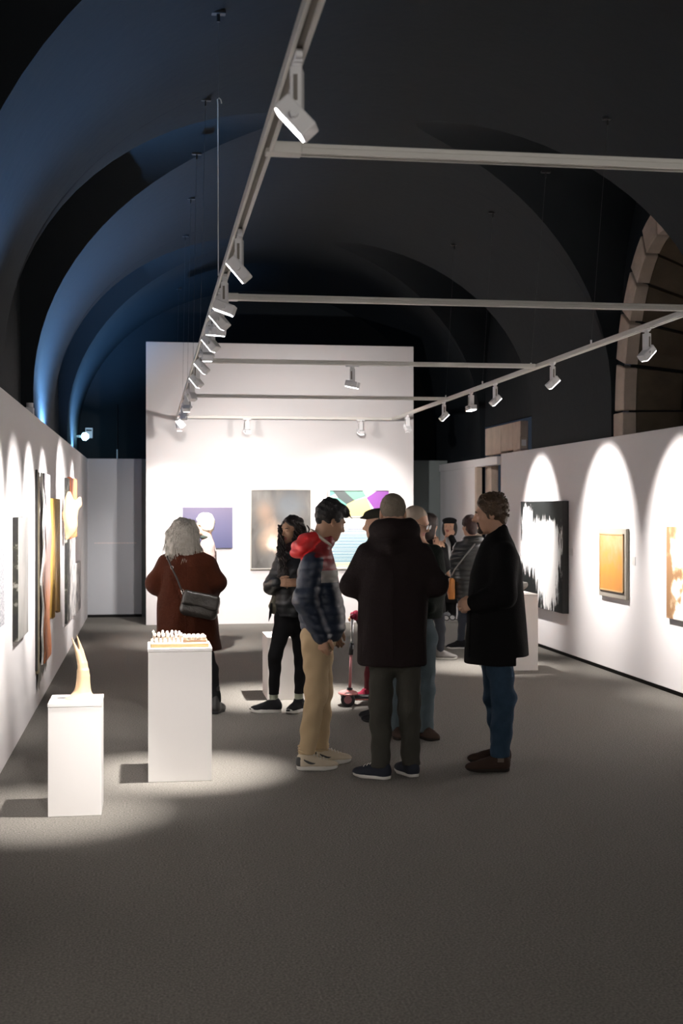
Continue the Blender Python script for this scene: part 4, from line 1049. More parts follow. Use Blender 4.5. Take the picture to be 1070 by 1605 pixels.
# ---- woman in the rust coat, from behind
RUST = mat('rust_wool', (.042, .0085, .002), .9, bump=.5, bscale=90, sheen=.05, var=.25, vscale=20)
P = build('woman with long grey hair in rust-brown coat, seen from behind', 296, 10.75, (286, 841, 0), (-.35, 1, -.05),
    dict(N=(291, 868), SL=(262, 884, 0), SR=(323, 884, 0), EL=(245, 914, .0), ER=(338, 912, .02), WL=(264, 922, .22), WR=(328, 940, .16),
         PL=(282, 985), PR=(312, 985), KL=(286, 1050), KR=(331, 1050), AL=(290, 1098, 0), AR=(338, 1098, 0), TL=(286, 1110, .15), TR=(340, 1110, .12)),
    [(1018, 244, 348, .17), (1000, 245, 345, .17), (960, 247, 338, .165), (930, 248, 333, .16), (905, 250, 332, .155), (885, 252, 333, .15), (870, 262, 324, .12), (860, 274, 310, .08)],
    [[.082, .084, .060]] * 2, RUST, [[.07, .055, .045]] * 2, mat('black_leggings', (.008, .008, .009), .8), h=.008, disp=folds(.005, 4, 7, 5.), lz=.09,
    hands=[dict(s='L', d=(.6, .6, .2), n=(0, 0, 1), ts=1), dict(s='R', d=(-.6, .6, .2), n=(0, 0, 1), ts=-1)], eyes=False)
hd = P.hd; GH = mat('silver_hair', (.27, .25, .22), .5, bump=.5, bscale=90, var=.45, vscale=35)
hs = loft(P.sec([(812, 280, 296, .05, -.0), (816, 271, 304, .085), (826, 264, 309, .11), (840, 260, 312, .12), (852, 258, 314, .115), (862, 256, 317, .11), (871, 258, 314, .08, -.03)]))
P.add('hair', DISP(hs, lambda p: .010 * np.sin(44 * p[:, 0] + 2.2 * np.sin(17 * p[:, 2])) + .0035 * np.sin(120 * p[:, 0] + 7 * np.sin(15 * p[:, 2]))), GH, .006, (-.3, -.25, 1.2), (.3, .25, 1.75))
mb = MB(); rnd = random.Random(11)
hrow = [(812, 281, 295, .04), (816, 272, 303, .085), (826, 264, 309, .118), (840, 259, 313, .128), (852, 257, 315, .124), (862, 254, 318, .118), (871, 253, 318, .115), (884, 253, 318, .145)]
for i in range(170):
    t = .02 + .96 * rnd.random(); ph = rnd.uniform(0, 6); y0 = rnd.uniform(813, 840); y1 = 858 + rnd.uniform(0, 27) * (1 - .5 * abs(t - .5)); pts = []
    for k in range(14):
        y = y0 + (y1 - y0) * k / 13; xl = np.interp(y, [r_[0] for r_ in hrow], [r_[1] for r_ in hrow]); xr = np.interp(y, [r_[0] for r_ in hrow], [r_[2] for r_ in hrow]); ry = np.interp(y, [r_[0] for r_ in hrow], [r_[3] for r_ in hrow])
        x = xl + (xr - xl) * (t + .02 * math.sin(ph * .3 + y * .13)) ; u = min(.98, abs(2 * (x - xl) / (xr - xl) - 1)); pts.append(P.J(x + .9 * math.sin(ph + y * .22), y, -ry * math.sqrt(1 - u * u) - .004))
    mb.tube(pts, [.0042 * (1 - .7 * (k / 13) ** 3) for k in range(14)], 5)
tag(mb.build('hair_strands', GH, P.root, smooth=True), kind='stuff')
MB().tube([P.J(291, y, -.165) for y in range(885, 1015, 12)], .003, 5).build('seam', RUST, P.root)
BT_ = mat('black_leather', (.014, .013, .013), .45)
shoe(P.root, P.j['AL'], (-.1, 1), .26, .045, BT_, M_plate, boot=.12); shoe(P.root, P.j['AR'], (.25, 1), .26, .045, BT_, M_plate, boot=.12)
PR1 = P
# crossbody bag on her back
LTH = mat('worn_dark_leather', (.022, .019, .016), .33, bump=.7, bscale=25, var=.5, vscale=14)
r = empty('crossbody_bag', PR1.root.location, -TH); tag(r, 'worn dark leather crossbody bag on the back of the rust coat', 'bag')
bg = DISP(rbox(P.J(313, 949, -.23), (.155, .055, .098), .05, frame_of((0, 1, 0)) @ np.array(Matrix.Rotation(.22, 3, 'Y'), dtype=f32)), folds(.005, 7, 5, 1.))
sdf_obj('bag_body', bg, (-.15, -.42, .7), (.32, -.08, 1.15), .006, LTH, r)
fl = DISP(rbox(P.J(315, 941, -.268), (.150, .028, .062), .026, frame_of((0, 1, 0)) @ np.array(Matrix.Rotation(.22, 3, 'Y'), dtype=f32)), folds(.004, 8, 5, 2.))
sdf_obj('flap', fl, (-.15, -.42, .7), (.32, -.1, 1.15), .006, LTH, r)
MB().tube([P.J(287, 932, -.23), P.J(278, 908, -.215), P.J(268, 888, -.19), P.J(262, 874, -.13), P.J(262, 866, -.03)], .007, 6).build('strap', BT_, r)
for px_, py_, dd in ((287.5, 930, -.24), (286, 926, -.24), (269.5, 889.5, -.20)):
    MB().tube([P.J(px_, py_, dd) + V3(.010 * math.cos(t), 0, .013 * math.sin(t)) for t in np.linspace(0, 6.3, 12)], .003, 5).build('metal_ring', mat('nickel', (.6, .58, .54), .25, 1.0), r)

# ---- curly-haired woman
CURL = mat('dark_curly_hair', (.016, .010, .009), .5, bump=.6, bscale=90)
BLKN = mat('black_glossy_nylon', (.009, .011, .014), .45, bump=.25, bscale=35)
P = build('woman with long dark curly hair in black puffer jacket, hands clasped', 450, 10.8, (456, 832, 0), (-.62, -.76, -.06),
    dict(N=(462, 862, 0), SL=(443, 877, -.02), SR=(483, 877, .10), EL=(425, 919, .0), ER=(490, 922, .02), WL=(434, 914, -.20), WR=(470, 916, -.20),
         PL=(447, 965, 0), PR=(466, 965, .04), KL=(431, 1028, -.04), KR=(472, 1035, .06), AL=(429, 1098, 0), AR=(468, 1096, .05), TL=(405, 1110, -.03), TR=(463, 1112, -.05)),
    [(965, 434, 480, .12), (945, 431, 482, .14), (915, 433, 485, .14), (890, 433, 489, .14), (874, 440, 486, .12, .03), (863, 450, 476, .08)],
    [[.062, .062, .045]] * 2, BLKN, [[.082, .056, .040]] * 2, mat('black_trousers', (.007, .007, .008), .85), h=.007, skin=SKIN_T, g=.96,
    hands=[dict(s='L', d=(.8, -.35, .12), n=(.35, .8, -.3), ts=1, curl=.55, g=.92, thumb=.2), dict(s='R', d=(-.85, -.2, .2), n=(-.2, .6, -.5), ts=-1, curl=.6, g=.92)],
    disp=lambda p: quilt(.005, .055)(p) + folds(.004, 16, 9, 2)(p), coat_name='jacket', lz=.150)
hd = P.hd
hm = SUB(U([hd.E((0, -.025, .045), (.088, .098, .092)), loft(P.sec([(815, 450, 474, .08, .03), (832, 445, 480, .10, .05), (850, 439, 482, .11, .04), (870, 437, 482, .10, .03), (888, 434, 470, .07, -.06), (908, 436, 456, .035, -.12)]))], .03), hd.E((0, .085, -.035), (.058, .075, .090)), .01)
hm = SUB(hm, hd.E((0, .09, .01), (.050, .06, .06)), .01)
P.add('hair', DISP(hm, lambda p: .007 * np.sin(75 * p[:, 0] + 2 * np.sin(40 * p[:, 2])) * np.sin(70 * p[:, 2] + 2 * np.sin(50 * p[:, 1]))), CURL, .006, (-.3, -.35, 1.0), (.35, .35, 1.75))
rnd = random.Random(4); mb = MB()
for i in range(34):
    lf_ = i < 24; x0 = rnd.uniform(437, 444) if lf_ else rnd.uniform(474, 482); y0 = rnd.uniform(822, 842); y1 = rnd.uniform(872, 903) if lf_ else rnd.uniform(860, 880); x1 = rnd.uniform(433, 449) if lf_ else rnd.uniform(474, 486); d0_ = -.02 if lf_ else .0; ph = rnd.uniform(0, 6)
    pts = [P.J(x0 + (x1 - x0) * (k / 22) ** .6 + 1.9 * math.cos(ph + k * .95), y0 + (y1 - y0) * k / 22, d0_ - (.155 * min(1, k / 14) if lf_ else .04) + .012 * math.sin(ph + k * .95)) for k in range(23)]
    mb.tube(pts, [.0065 * (1 - .6 * k / 22) for k in range(23)], 5)
tag(mb.build('long_curls', CURL, P.root, smooth=True), kind='stuff')
def rootf(r_):
    th = r_.choice((1, -1)) * r_.uniform(.75, 3.1); zz = r_.uniform(-.02, .09)
    return ((.082 * math.sin(th), .0 + .092 * math.cos(th) * (1 if math.cos(th) < 0 else .55), zz), (.035 * math.sin(th), .02 * math.cos(th), 0))
strands(hd, 170, CURL, P.root, rnd, rootf, lambda r_: r_.uniform(.16, .36), .006, .019, 62, 'hair_curls')
brows(P, hd, CURL)
sc = U([cap(P.J(452, 858, -.10), P.J(468, 864, -.10), .035, .04), cap(P.J(468, 864, -.1), P.J(480, 858, .02), .04)], .03)
P.add('scarf', DISP(sc, folds(.004, 60, 30, 0)), mat('mauve_scarf', (.08, .045, .05), .9), .007, (-.3, -.3, 1.1), (.35, .3, 1.6))
SK = mat('knit_sock', (.30, .32, .25), .9)
for a in ('AL', 'AR'): sdf_obj('sock', U(chain([P.j[a] + V3(0, 0, .07), P.j[a] - V3(0, 0, .02)], [.035, .037]), .01), (-.4, -.3, .02), (.4, .3, .4), .007, SK, P.root)
SBL = mat('black_mesh', (.012, .012, .014), .8, bump=.3, bscale=200)
shoe(P.root, P.j['AL'], (-1, -.12), .268, .046, SBL, SOLEW, sole_h=.034); shoe(P.root, P.j['AR'], (-.45, -.9), .26, .046, SBL, SOLEW, sole_h=.034)
r = empty('shoulder_bag', P.root.location, -TH); tag(r, 'olive leather fringed shoulder bag at the side of the curly-haired woman', 'bag')
sdf_obj('bag_body', DISP(loft(P.sec([(962, 424, 446, .05, .02), (950, 420, 449, .06, .02), (935, 425, 448, .045, .02), (922, 432, 444, .02, .02)])), folds(.003, 10, 8, 2)), (-.3, -.2, .7), (.1, .2, 1.15), .006, mat('olive_leather', (.075, .065, .04), .55), r)
mb = MB()
for k in range(5): mb.tube([P.J(424 + k * .5, 945, -.04), P.J(422 + k * .9, 960, -.045), P.J(421 + k * .9, 974 - k * 2, -.04)], .0025, 4)
tag(mb.build('fringe_or_shadow', BT_, r), kind='stuff')
MB().tube([P.J(436, 924, .02), P.J(440, 900, -.12), P.J(450, 880, -.14), P.J(462, 872, -.02)], .006, 5).build('strap', BT_, r)

# ---- bald man with glasses behind the parka
P = build('bald man with glasses and wide blue jeans, mostly hidden behind the parka', 655, 9.6, (651, 820, 0), (.86, -.35, -.30),
    dict(N=(655, 850, 0), SL=(633, 868, .10), SR=(680, 868, -.05), EL=(628, 920, .12), ER=(685, 920, .02), WL=(650, 940, .05), WR=(672, 950, -.14),
         PL=(640, 1000, .08), PR=(664, 1000, 0), KL=(626, 1080, .06), KR=(664, 1080, 0), AL=(621, 1140, .05), AR=(662, 1142, 0), TL=(628, 1150, -.05), TR=(674, 1150, -.1)),
    [(968, 630, 693, .13), (940, 630, 696, .14), (905, 628, 696, .14), (880, 630, 692, .13), (862, 638, 680, .10), (850, 644, 668, .07)],
    [[.070, .068, .052]] * 2, mat('dark_green_cloth', (.007, .010, .008), .85, bump=.3, bscale=100), [[.095, .080, .082]] * 2, mat('faded_denim', (.060, .080, .090), .9, bump=.3, bscale=180, var=.25, vscale=14), h=.008, skin=SKIN, lz=.05)
hd = P.hd
P.add('hair', hair_short(hd, .003, -.07, -.005, .9, .0012, 120), mat('white_hair', (.40, .33, .27), .9), .006, hd.c - .15, hd.c + .15)
gm = mat('glasses_frame', (.25, .22, .2), .25, .8); mb = MB()
for q in (-1, 1):
    mb.tube([hd.w(q * .032 + .023 * math.cos(t), .108, .004 + .018 * math.sin(t)) for t in np.linspace(0, 6.28, 14)], .002, 5)
    mb.tube([hd.w(q * .055, .106, .008), hd.w(q * .078, .05, .008), hd.w(q * .080, -.005, .012)], .002, 5)
mb.tube([hd.w(-.010, .108, .008), hd.w(.010, .108, .008)], .002, 5); gl = mb.build('glasses', gm, P.root)
for q in (-1, 1):
    vv = [hd.w(q * .032 + .022 * math.cos(t), .1085, .004 + .017 * math.sin(t)) for t in np.linspace(0, 6.28, 15)[:-1]]
    mk('glasses_lens', vv, [tuple(range(14))], mat('lens_glass', (.5, .5, .5), .05, .6), gl)
shoe(P.root, P.j['AL'], (.2, -1), .27, .05, SBR, SLB); shoe(P.root, P.j['AR'], (.5, -.85), .27, .05, SBR, SLB)

# ---- person in the flat cap
P = build('person in a dark flat cap facing left, mostly hidden behind the parka', 602, 10.4, (591, 822, 0), (-1, -.05, -.1),
    dict(N=(598, 850, 0), SL=(606, 872, -.16), SR=(600, 872, .16), EL=(610, 915, -.18), ER=(604, 915, .18), WL=(600, 945, -.15), WR=(594, 940, .1),
         PL=(602, 980, -.08), PR=(600, 980, .08), KL=(601, 1050, -.08), KR=(598, 1050, .08), AL=(604, 1110, -.08), AR=(600, 1108, .08), TL=(585, 1120, -.1), TR=(582, 1120, .08)),
    [(985, 580, 624, .18), (940, 580, 624, .18), (900, 580, 622, .18), (875, 584, 618, .17), (860, 590, 610, .08)],
    [[.06, .055, .045]] * 2, mat('charcoal_cloth', (.020, .020, .022), .85), [[.08, .06, .05]] * 2, mat('black_trousers', (.007, .007, .008)), h=.010, skin=SKIN, nose=1.2)
hd = P.hd
P.add('flat_cap', U([hd.E((0, -.004, .088), (.086, .106, .042)), hd.E((0, .085, .066), (.062, .050, .012)), hd.E((0, -.01, .065), (.083, .102, .022))], .02), mat('olive_tweed', (.035, .034, .026), .9, bump=.4, bscale=150), .006, hd.c - .2, hd.c + .2)
P.add('hair', hair_short(hd, .006, -.07, -.02, .3, .0015, 120), GREYH, .006, hd.c - .15, hd.c + .15)
shoe(P.root, P.j['AL'], (-1, -.1), .26, .046, SBL, M_plate); shoe(P.root, P.j['AR'], (-1, 0), .26, .046, SBL, M_plate)

# ---- blonde woman by the violet painting
P = build('woman with short white-blonde hair and pink knit coat before the violet painting', 322, 15.4, (320, 824, 0), (-1, .15, -.05),
    dict(N=(325, 845, 0), SL=(327, 857, -.15), SR=(323, 857, .15), EL=(330, 890, -.17), ER=(326, 890, .17), WL=(322, 918, -.17), WR=(318, 915, .15),
         PL=(326, 915, -.07), PR=(324, 915, .07), KL=(325, 965, -.07), KR=(324, 965, .07), AL=(326, 1010, -.07), AR=(324, 1009, .07), TL=(315, 1015, -.07), TR=(313, 1015, .07)),
    [(962, 307, 343, .19), (920, 309, 341, .18), (890, 311, 340, .17), (865, 312, 339, .17), (852, 316, 336, .13), (844, 320, 331, .07)],
    [[.070, .062, .045]] * 2, mat('pink_boucle', (.42, .27, .24), .95, bump=1.0, bscale=60, sheen=.3), [[.07, .05, .04]] * 2, mat('black_trousers', (.007, .007, .008)), h=.011, skin=SKIN_P, g=.97, kc=.03)
hd = P.hd
P.add('hair', U([hair_short(hd, .024, -.075, .035, .6, .004, 70, 0., .01), hd.E((0, -.06, -.035), (.078, .055, .055))], .03), mat('white_blonde_hair', (.80, .72, .58), .6, bump=.6, bscale=80), .007, hd.c - .2, hd.c + .2)
P.add('scarf', U([ell(P.J(321, 842, 0), (.065, .075, .030))], .01), mat('dark_green_scarf', (.03, .04, .035), .9), .008, (-.3, -.3, 1.2), (.3, .3, 1.6))
shoe(P.root, P.j['AL'], (-1, 0), .25, .044, BT_, M_plate, h=.01); shoe(P.root, P.j['AR'], (-1, 0), .25, .044, BT_, M_plate, h=.01)

# ---- far group
NEARB = mat('black_cloth', (.009, .009, .010), .85)
P = build('person with dark brown hair seen from behind, right of the bald man', 680, 14.6, (674, 824, 0), (.35, .95, -.05),
    dict(N=(676, 846, 0), SL=(660, 858, 0), SR=(693, 858, 0), EL=(655, 890, .02), ER=(697, 888, -.02), WL=(664, 905, .15), WR=(686, 862, -.12),
         PL=(670, 935), PR=(684, 935), KL=(670, 985), KR=(690, 985), AL=(672, 1021), AR=(690, 1021, 0), TL=(672, 1030, .1), TR=(700, 1030, .05)),
    [(960, 659, 698, .15), (920, 660, 696, .14), (885, 660, 697, .13), (862, 661, 695, .12), (850, 666, 687, .10), (842, 668, 684, .07)],
    [[.062, .058, .045], [.062, .055, .040]], NEARB, [[.078, .055, .042]] * 2, mat('navy_trousers', (.014, .017, .026)), h=.011, eyes=False,
    hands=[dict(s='R', d=(-.2, -.1, 1), n=(0, 1, 0), ts=-1, curl=.4)])
P.add('hair', U([hair_short(P.hd, .020, -.09, .0, .6, .004, 70, 0.), P.hd.E((0, -.055, -.07), (.075, .055, .10))], .03), mat('dark_brown_hair', (.022, .013, .010), .6, bump=.5), .008, P.hd.c - .24, P.hd.c + .2)
shoe(P.root, P.j['AL'], (0, 1), .25, .044, SBL, SOLEW, h=.009); shoe(P.root, P.j['AR'], (1, -.15), .26, .044, mat('grey_canvas', (.16, .15, .14)), SOLEW, h=.009)

P = build('person in black beret and white shirt holding a hand to the face', 703, 16.95, (704, 826, 0), (-.25, -1, .05),
    dict(N=(703, 846, 0), SL=(688, 856, 0), SR=(718, 856, 0), EL=(688, 885, -.05), ER=(722, 875, -.12), WL=(697, 895, -.18), WR=(707, 842, -.17),
         PL=(696, 925), PR=(709, 925), KL=(694, 965), KR=(708, 965), AL=(694, 1000), AR=(708, 1000), TL=(692, 1005, -.1), TR=(706, 1005, -.1)),
    [(945, 686, 720, .13), (900, 687, 718, .13), (870, 687, 719, .125), (858, 689, 717, .11), (848, 697, 710, .07)],
    [[.055, .050, .040]] * 2, NEARB, [[.07, .05, .04]] * 2, NEARB, h=.010, g=.97,
    hands=[dict(s='R', d=(-.35, -.1, 1), n=(0, 1, .1), ts=-1, curl=.35), dict(s='L', d=(.6, -.2, -.3), n=(0, 1, 0), ts=1, curl=.5)])
hd = P.hd
P.add('beret', U([hd.E((0, -.01, .085), (.100, .110, .045)), hd.E((0, .01, .058), (.082, .1, .02))], .02), mat('black_felt', (.008, .008, .009), .9), .008, hd.c - .2, hd.c + .2)
P.add('hair', SUB(U([hd.E((-.065, -.02, -.02), (.040, .06, .10)), hd.E((.065, -.02, -.02), (.040, .06, .10)), hd.E((0, -.05, .0), (.085, .06, .11))], .03), hd.E((0, .08, -.03), (.050, .09, .09)), .01), BLK, .008, hd.c - .2, hd.c + .2)
P.add('shirt', rbox(P.J(702, 860, -.125), (.034, .02, .15), .015), mat('white_cotton', (.6, .6, .6), .8), .008, (-.3, -.3, 1), (.3, .1, 1.6))
P.add('cuff', rbox(P.J(699, 889, -.19), (.02, .03, .05), .012), mat('white_cotton', (.6, .6, .6)), .008, (-.3, -.4, .7), (.3, .1, 1.4))
shoe(P.root, P.j['AL'], (-.2, -1), .25, .044, BT_, M_plate, h=.01); shoe(P.root, P.j['AR'], (-.1, -1), .25, .044, BT_, M_plate, h=.01)

P = build('woman with reddish hair in shiny dark quilted jacket, seen from behind', 732, 15.7, (736, 825, 0), (-.55, .8, -.05),
    dict(N=(738, 847, 0), SL=(719, 858, 0), SR=(752, 858, .05), EL=(710, 885, -.03), ER=(757, 888, .05), WL=(712, 905, -.12), WR=(750, 912, -.05),
         PL=(726, 930), PR=(740, 930), KL=(724, 970), KR=(738, 970), AL=(722, 1005), AR=(738, 1005), TL=(712, 1010, 0), TR=(730, 1010, .1)),
    [(938, 710, 752, .15), (910, 709, 754, .15), (880, 712, 757, .14), (862, 715, 757, .13), (850, 722, 750, .10), (844, 728, 748, .08)],
    [[.066, .060, .045]] * 2, mat('shiny_black_nylon', (.035, .036, .036), .28, bump=.3, bscale=30), [[.074, .05, .042]] * 2, mat('dark_blue_denim', (.02, .026, .040)), h=.008, eyes=False,
    disp=lambda p: quilt(.012, .060)(p), extra=lambda P: [ell(P.J(741, 846, -.02), (.13, .12, .060))], coat_name='jacket')
P.add('hair', U([hair_short(P.hd, .020, -.09, .03, .6, .004, 70, 0.), P.hd.E((0, -.05, -.04), (.078, .055, .07))], .03), mat('auburn_hair', (.032, .011, .009), .6, bump=.5), .008, P.hd.c - .22, P.hd.c + .2)
shoe(P.root, P.j['AL'], (-1, -.2), .25, .044, SBL, SOLEW, h=.009); shoe(P.root, P.j['AR'], (-.6, .5), .25, .044, SBL, SOLEW, h=.009)
r = empty('handbag', P.root.location, -TH); tag(r, 'orange-tan handbag hanging between the far visitors', 'bag')
sdf_obj('bag_body', DISP(loft(P.sec([(938, 701, 711, .07, -.12), (925, 699, 712, .07, -.12), (905, 702, 711, .05, -.12)])), folds(.003, 10, 8, 2)), (-.4, -.3, .6), (.1, .1, 1.1), .006, mat('tan_orange_leather', (.42, .15, .02), .5), r)
MB().tube([P.J(706, 906, -.12), P.J(712, 893, -.17), P.J(728, 872, -.17), P.J(744, 852, -.13)], .010, 6).build('strap', mat('grey_webbing', (.17, .17, .16), .6), r)

# ---- child with the scooter
P = build('child in dark jacket and wine-red trousers behind the parka, holding a scooter', 592, 11.5, (592, 925, 0), (-.8, .3, -.1),
    dict(N=(592, 944, 0), SL=(579, 955, -.06), SR=(605, 955, .06), EL=(572, 985, -.08), ER=(607, 985, 0), WL=(561, 967, -.22), WR=(600, 1000, -.05),
         PL=(586, 1022), PR=(598, 1022), KL=(580, 1055, -.04), KR=(600, 1055), AL=(577, 1083), AR=(602, 1083), TL=(565, 1090), TR=(596, 1090)),
    [(1035, 570, 610, .12), (1010, 573, 610, .12), (985, 574, 610, .115), (965, 575, 609, .10), (953, 582, 602, .07)],
    [[.048, .045, .034]] * 2, NEARB, [[.055, .046, .040]] * 2, mat('wine_cotton', (.10, .018, .025), .8), h=.008, g=.86, lz=.07,
    hands=[dict(s='L', d=(-.9, -.2, .1), n=(0, .2, -1), ts=-1, curl=1.0, g=.75)])
P.add('glove', U([ell(P.J(556.5, 965, -.24), (.034, .034, .042)), cap(P.J(558, 960, -.24), P.J(551, 967, -.24), .02, .018), cap(P.J(560, 966, -.22), P.J(565, 970, -.2), .028)], .01), mat('wine_knit', (.20, .015, .035), .9, bump=.5, bscale=80), .006, (-.4, -.4, .5), (.1, .1, 1.0))
P.add('hair', hair_short(P.hd, .016, -.09, .01, .6, .004, 70, 0.), MATS['dark_brown_hair'], .009, P.hd.c - .2, P.hd.c + .2)
shoe(P.root, P.j['AL'], (-1, -.05), .20, .038, MATS['wine_knit'], SOLEW, h=.008); shoe(P.root, P.j['AR'], (-1, 0), .20, .038, MATS['wine_knit'], SOLEW, h=.008)
# scooter (local frame of its own, at depth 11.2)
xs, ys_ = wpt(548, 11.2); r = empty('kick_scooter', (xs, ys_, 0), -TH); tag(r, 'pink and black kick scooter standing beside the young man', 'scooter')
PK = mat('pink_metal', (.36, .15, .16), .4); SV = mat('silver_tube', (.6, .6, .62), .3, .8)
s_ = F / 11.2
def q(px, py, y=0.): return (((px - 548) / s_), y, H0 - (py - 797) / s_)
MB().tube([q(552, 966), q(551, 1012)], .014, 10).build('upper_tube', SV, r, smooth=True)
MB().tube([q(551, 1008), q(549.5, 1026)], .022, 10).build('clamp', M_plate, r, smooth=True)
MB().tube([q(550, 1024), q(548, 1082)], .013, 10).build('stem', PK, r, smooth=True)
MB().tube([q(548.3, 1078), q(547, 1092)], .026, 10).build('steering_joint', M_plate, r, smooth=True)
MB().tube([q(552, 965, -.16), q(552, 965, .16)], .012, 8).build('handlebar', M_plate, r, smooth=True)
for sg in (-1, 1): MB().tube([q(552, 965, sg * .10), q(552, 965, sg * .18)], .018, 10).build('grip', MATS['wine_knit'], r, smooth=True)
def wheel(c, R_, wd):
    w_ = MB(); w_.tube([(c[0], c[1] - wd, c[2]), (c[0], c[1] + wd, c[2])], R_, 24); o = bev(w_.build('wheel', M_plate, r, smooth=False), .008, 2)
    h_ = MB(); h_.tube([(c[0], c[1] - wd - .003, c[2]), (c[0], c[1] + wd + .003, c[2])], R_ * .55, 16); h_.build('hub', PK, o)
for sg in (-1, 1): wheel((q(545, 0)[0], sg * .10, .062), .062, .014)
wheel((q(600, 0)[0], 0, .045), .045, .02)
fd = U([ell((q(545, 0)[0] - .0, 0, .105), (.085, .13, .022)), cap((q(548, 0)[0], 0, .11), (q(556, 0)[0], 0, .08), .03, .025)], .02)
sdf_obj('front_guard', fd, (-.2, -.2, 0), (.2, .2, .25), .006, mat('pink_plastic', (.50, .19, .18), .4), r)
sdf_obj('deck', rbox((q(573, 0)[0], 0, .072), (.15, .055, .016), .012), (-.2, -.1, 0), (.5, .1, .15), .006, M_plate, r)
sdf_obj('deck_rim', rbox((q(573, 0)[0], 0, .056), (.155, .058, .006), .005), (-.2, -.1, 0), (.5, .1, .15), .005, MATS['pink_plastic'], r)

# ================================================================== sculptures
# flame-like sculpture on the short pedestal
r = empty('flame_sculpture', (P1[0] + .03, P1[1], .625)); tag(r, 'cream flame-like sculpture with two twisted horns on the short pedestal', 'sculpture')
sp = 7.45; k_ = sp / F
def fx(px, py, y=0): return V3((px - 121.5) * k_, y, (1098 - py) * k_)
def flare(p):
    z = p[:, 2]; zz = np.clip(z, 0, .4); R_ = .026 + .072 * np.exp(-zz / .036)
    cx = (zz * .02); d = np.sqrt((p[:, 0] - cx) ** 2 + (p[:, 1] * 1.25) ** 2) - R_
    return np.maximum(np.maximum(d * .6, -z), z - .16)
h1 = chain([fx(122, 1085, -.006), fx(122, 1064, -.008), fx(119.5, 1044, -.010), fx(114, 1024, -.008), fx(106.5, 1004, 0)], [.030, .0235, .017, .011, .0025])
h2 = chain([fx(126, 1085, .006), fx(127, 1064, .008), fx(125, 1044, .010), fx(120.5, 1024, .012), fx(113.5, 1000, .014)], [.030, .0235, .018, .012, .0025])
fl = U([flare, U(h1, .003), U(h2, .003)], .016)
fl = SUB(fl, cap(fx(117, 1012, -.03), fx(123.5, 1066, -.052), .004, .010), .01)
sdf_obj('plaster_form', fl, (-.2, -.2, -.01), (.25, .25, .42), .004, mat('cream_plaster', (.62, .43, .26), .5), r)
# pale wall-mounted sculpture on the left wall
r = empty('wall_sculpture', (-.93, 14.55, 1.62)); tag(r, 'pale cream leaf-like sculpture mounted high on the left wall', 'sculpture')
ws = U([ell((.085, 0, -.02), (.070, .13, .20), frame_of((.15, 1, .0))), ell((.07, 0, .12), (.045, .09, .15)), cap((.09, 0, .02), (.17, -.02, .13), .05, .028), cap((.17, -.02, .13), (.185, -.03, .19), .028, .018),
        cap((.10, 0, -.10), (.05, -.03, -.24), .05, .022), cap((.0, 0, 0), (.08, 0, 0), .03)], .05)
ws = SUB(ws, ell((.15, -.13, .0), (.05, .06, .14)), .03)
sdf_obj('plaster_form', ws, (-.02, -.3, -.35), (.32, .3, .35), .008, mat('cream_orange_plaster', (.72, .47, .27), .5), r)
# carved board on the tall pedestal
y0 = P2[2] + .01; xm = (P2[0] + P2[1]) / 2
r = empty('carved_board', (xm, y0 + .2, .83)); tag(r, 'pale wooden board with rows of small carved pegs on the tall pedestal', 'sculpture')
WD = mat('light_wood', (.55, .34, .15), .6, var=.15, vscale=20); WH = mat('bleached_wood', (.72, .62, .52), .6); WB = mat('brown_wood', (.30, .18, .10), .6)
bev(MB().box(-.18, .18, -.17, .17, .0005, .026).build('base_board', WD, r), .003, 1)
bev(MB().box(-.172, .172, -.162, .165, .026, .030).build('board_top', WH, r), .001, 1)
rnd = random.Random(2)
pegv = MB(); pegv.tube([(0, 0, 0), (0, 0, .012), (0, 0, .030), (0, 0, .038), (0, 0, .047), (0, 0, .052)], [.0085, .006, .0055, .0095, .008, .003], 8)
pm = None
for j in range(5):
    for i in range(7):
        x = -.158 + .0275 * i + rnd.uniform(-.003, .003); y = -.14 + .068 * j
        if pm is None: o = pegv.build('peg', [WH], r, smooth=True); pm = o.data
        else: o = bpy.data.objects.new('peg', pm); COL.objects.link(o); o.parent = r
        o.location = (x, y, .030); o.scale = (1, 1, rnd.uniform(.75, 1.1)); o.rotation_euler = (rnd.uniform(-.08, .08), rnd.uniform(-.08, .08), 0)
bev(MB().box(.018, .168, -.155, -.135, .030, .046).build('dark_strip', WB, r), .002, 1)
cm = None
for j in range(5):
    for i in range(5):
        x = .036 + .029 * i; y = -.145 + .066 * j
        if cm is None:
            c = MB(); c.tube([(0, 0, 0), (0, 0, .016), (0, 0, .024), (0, 0, .028)], [.012, .0135, .0115, .006], 9); o = c.build('disc', [WH], r, smooth=True); cm = o.data
        else: o = bpy.data.objects.new('disc', cm); COL.objects.link(o); o.parent = r
        o.location = (x, y, .046 if j == 0 else .030)
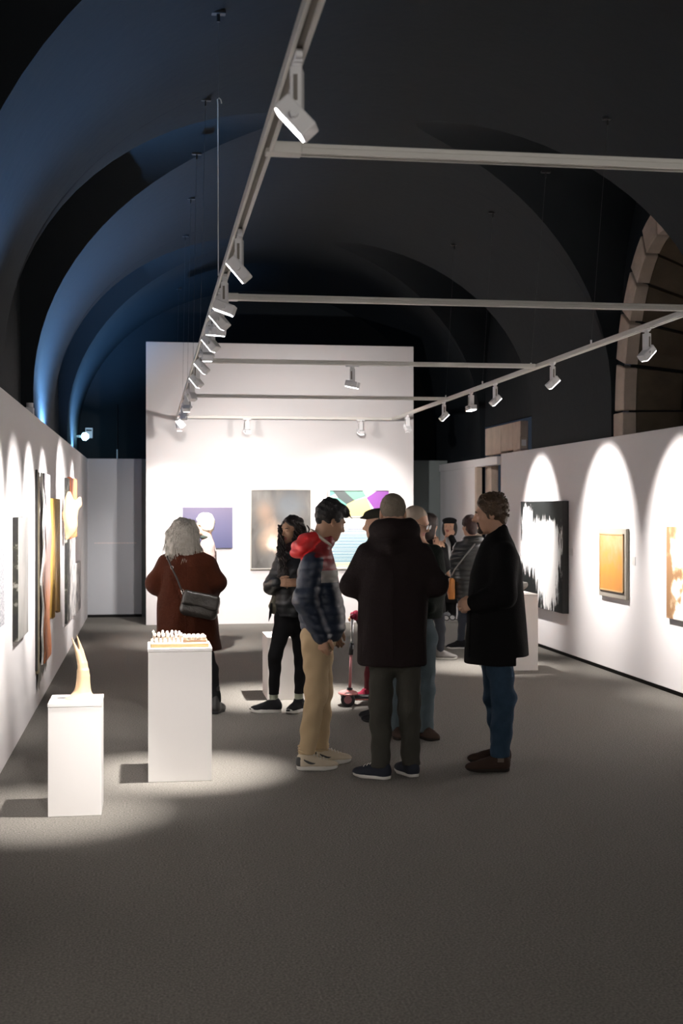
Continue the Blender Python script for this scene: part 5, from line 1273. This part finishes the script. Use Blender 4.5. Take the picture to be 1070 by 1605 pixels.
# rounded stone on the middle pedestal
o = sdf_obj('stone_sculpture', U([ell((0, 0, .052), (.10, .075, .055)), ell((.06, .01, .05), (.07, .06, .045)), ell((-.06, 0, .035), (.05, .05, .035))], .04), (-.2, -.2, 0), (.2, .2, .2), .006, mat('beige_stone', (.42, .33, .24), .7, bump=.3), None, loc=(P3[0] - .045, P3[1] - .02, .56))
tag(o, 'rounded beige stone sculpture on the pedestal behind the curly-haired woman', 'sculpture')
# bowl on the right pedestal
o = sdf_obj('shallow_bowl', SUB(ell((0, 0, .09), (.20, .16, .088)), ell((0, 0, .125), (.19, .15, .10)), .006), (-.25, -.2, 0), (.25, .2, .105), .006, mat('grey_ceramic', (.11, .105, .095), .6), None, loc=(P4[0] - .24, P4[1], .80))
o.data.transform(Matrix.Rotation(0, 4, 'X')); tag(o, 'shallow dark grey bowl on the white pedestal behind the black-coated man', 'bowl')
# things on the low plinth
for dx, lb in ((-.07, 'left'), (.06, 'right')):
    o = sdf_obj('grey_pebble', U([ell((0, 0, .042), (.062, .05, .040)), ell((.02, 0, .06), (.03, .03, .03))], .03), (-.1, -.1, 0), (.12, .1, .12), .006, mat('silver_grey_stone', (.22, .22, .23), .4), None, loc=(P5[0] + dx - .02, P5[1] + .08, .30))
    tag(o, 'smooth grey object on the low plinth, %s one of two' % lb, 'sculpture')
for dx, dy, lb in ((.0, -.12, 'front left'), (.09, -.07, 'back right')):
    mb = MB(); mb.tube([(.036 * math.cos(t), .03 * math.sin(t) * .5, .036 + .03 * math.sin(t)) for t in np.linspace(0, 6.283, 17)], .006, 6)
    r = empty('black_rimmed_disc', (P5[0] + dx, P5[1] + dy, .30)); tag(r, 'small black-rimmed silver disc on the low plinth, %s one' % lb, 'sculpture'); mb.build('rim', M_plate, r)
    mk('disc_face', [(.034 * math.cos(t), .015 * math.sin(t), .036 + .028 * math.sin(t)) for t in np.linspace(0, 6.283, 17)[:-1]], [tuple(range(16))], mat('silver_disc', (.7, .7, .7), .3, .5), r)
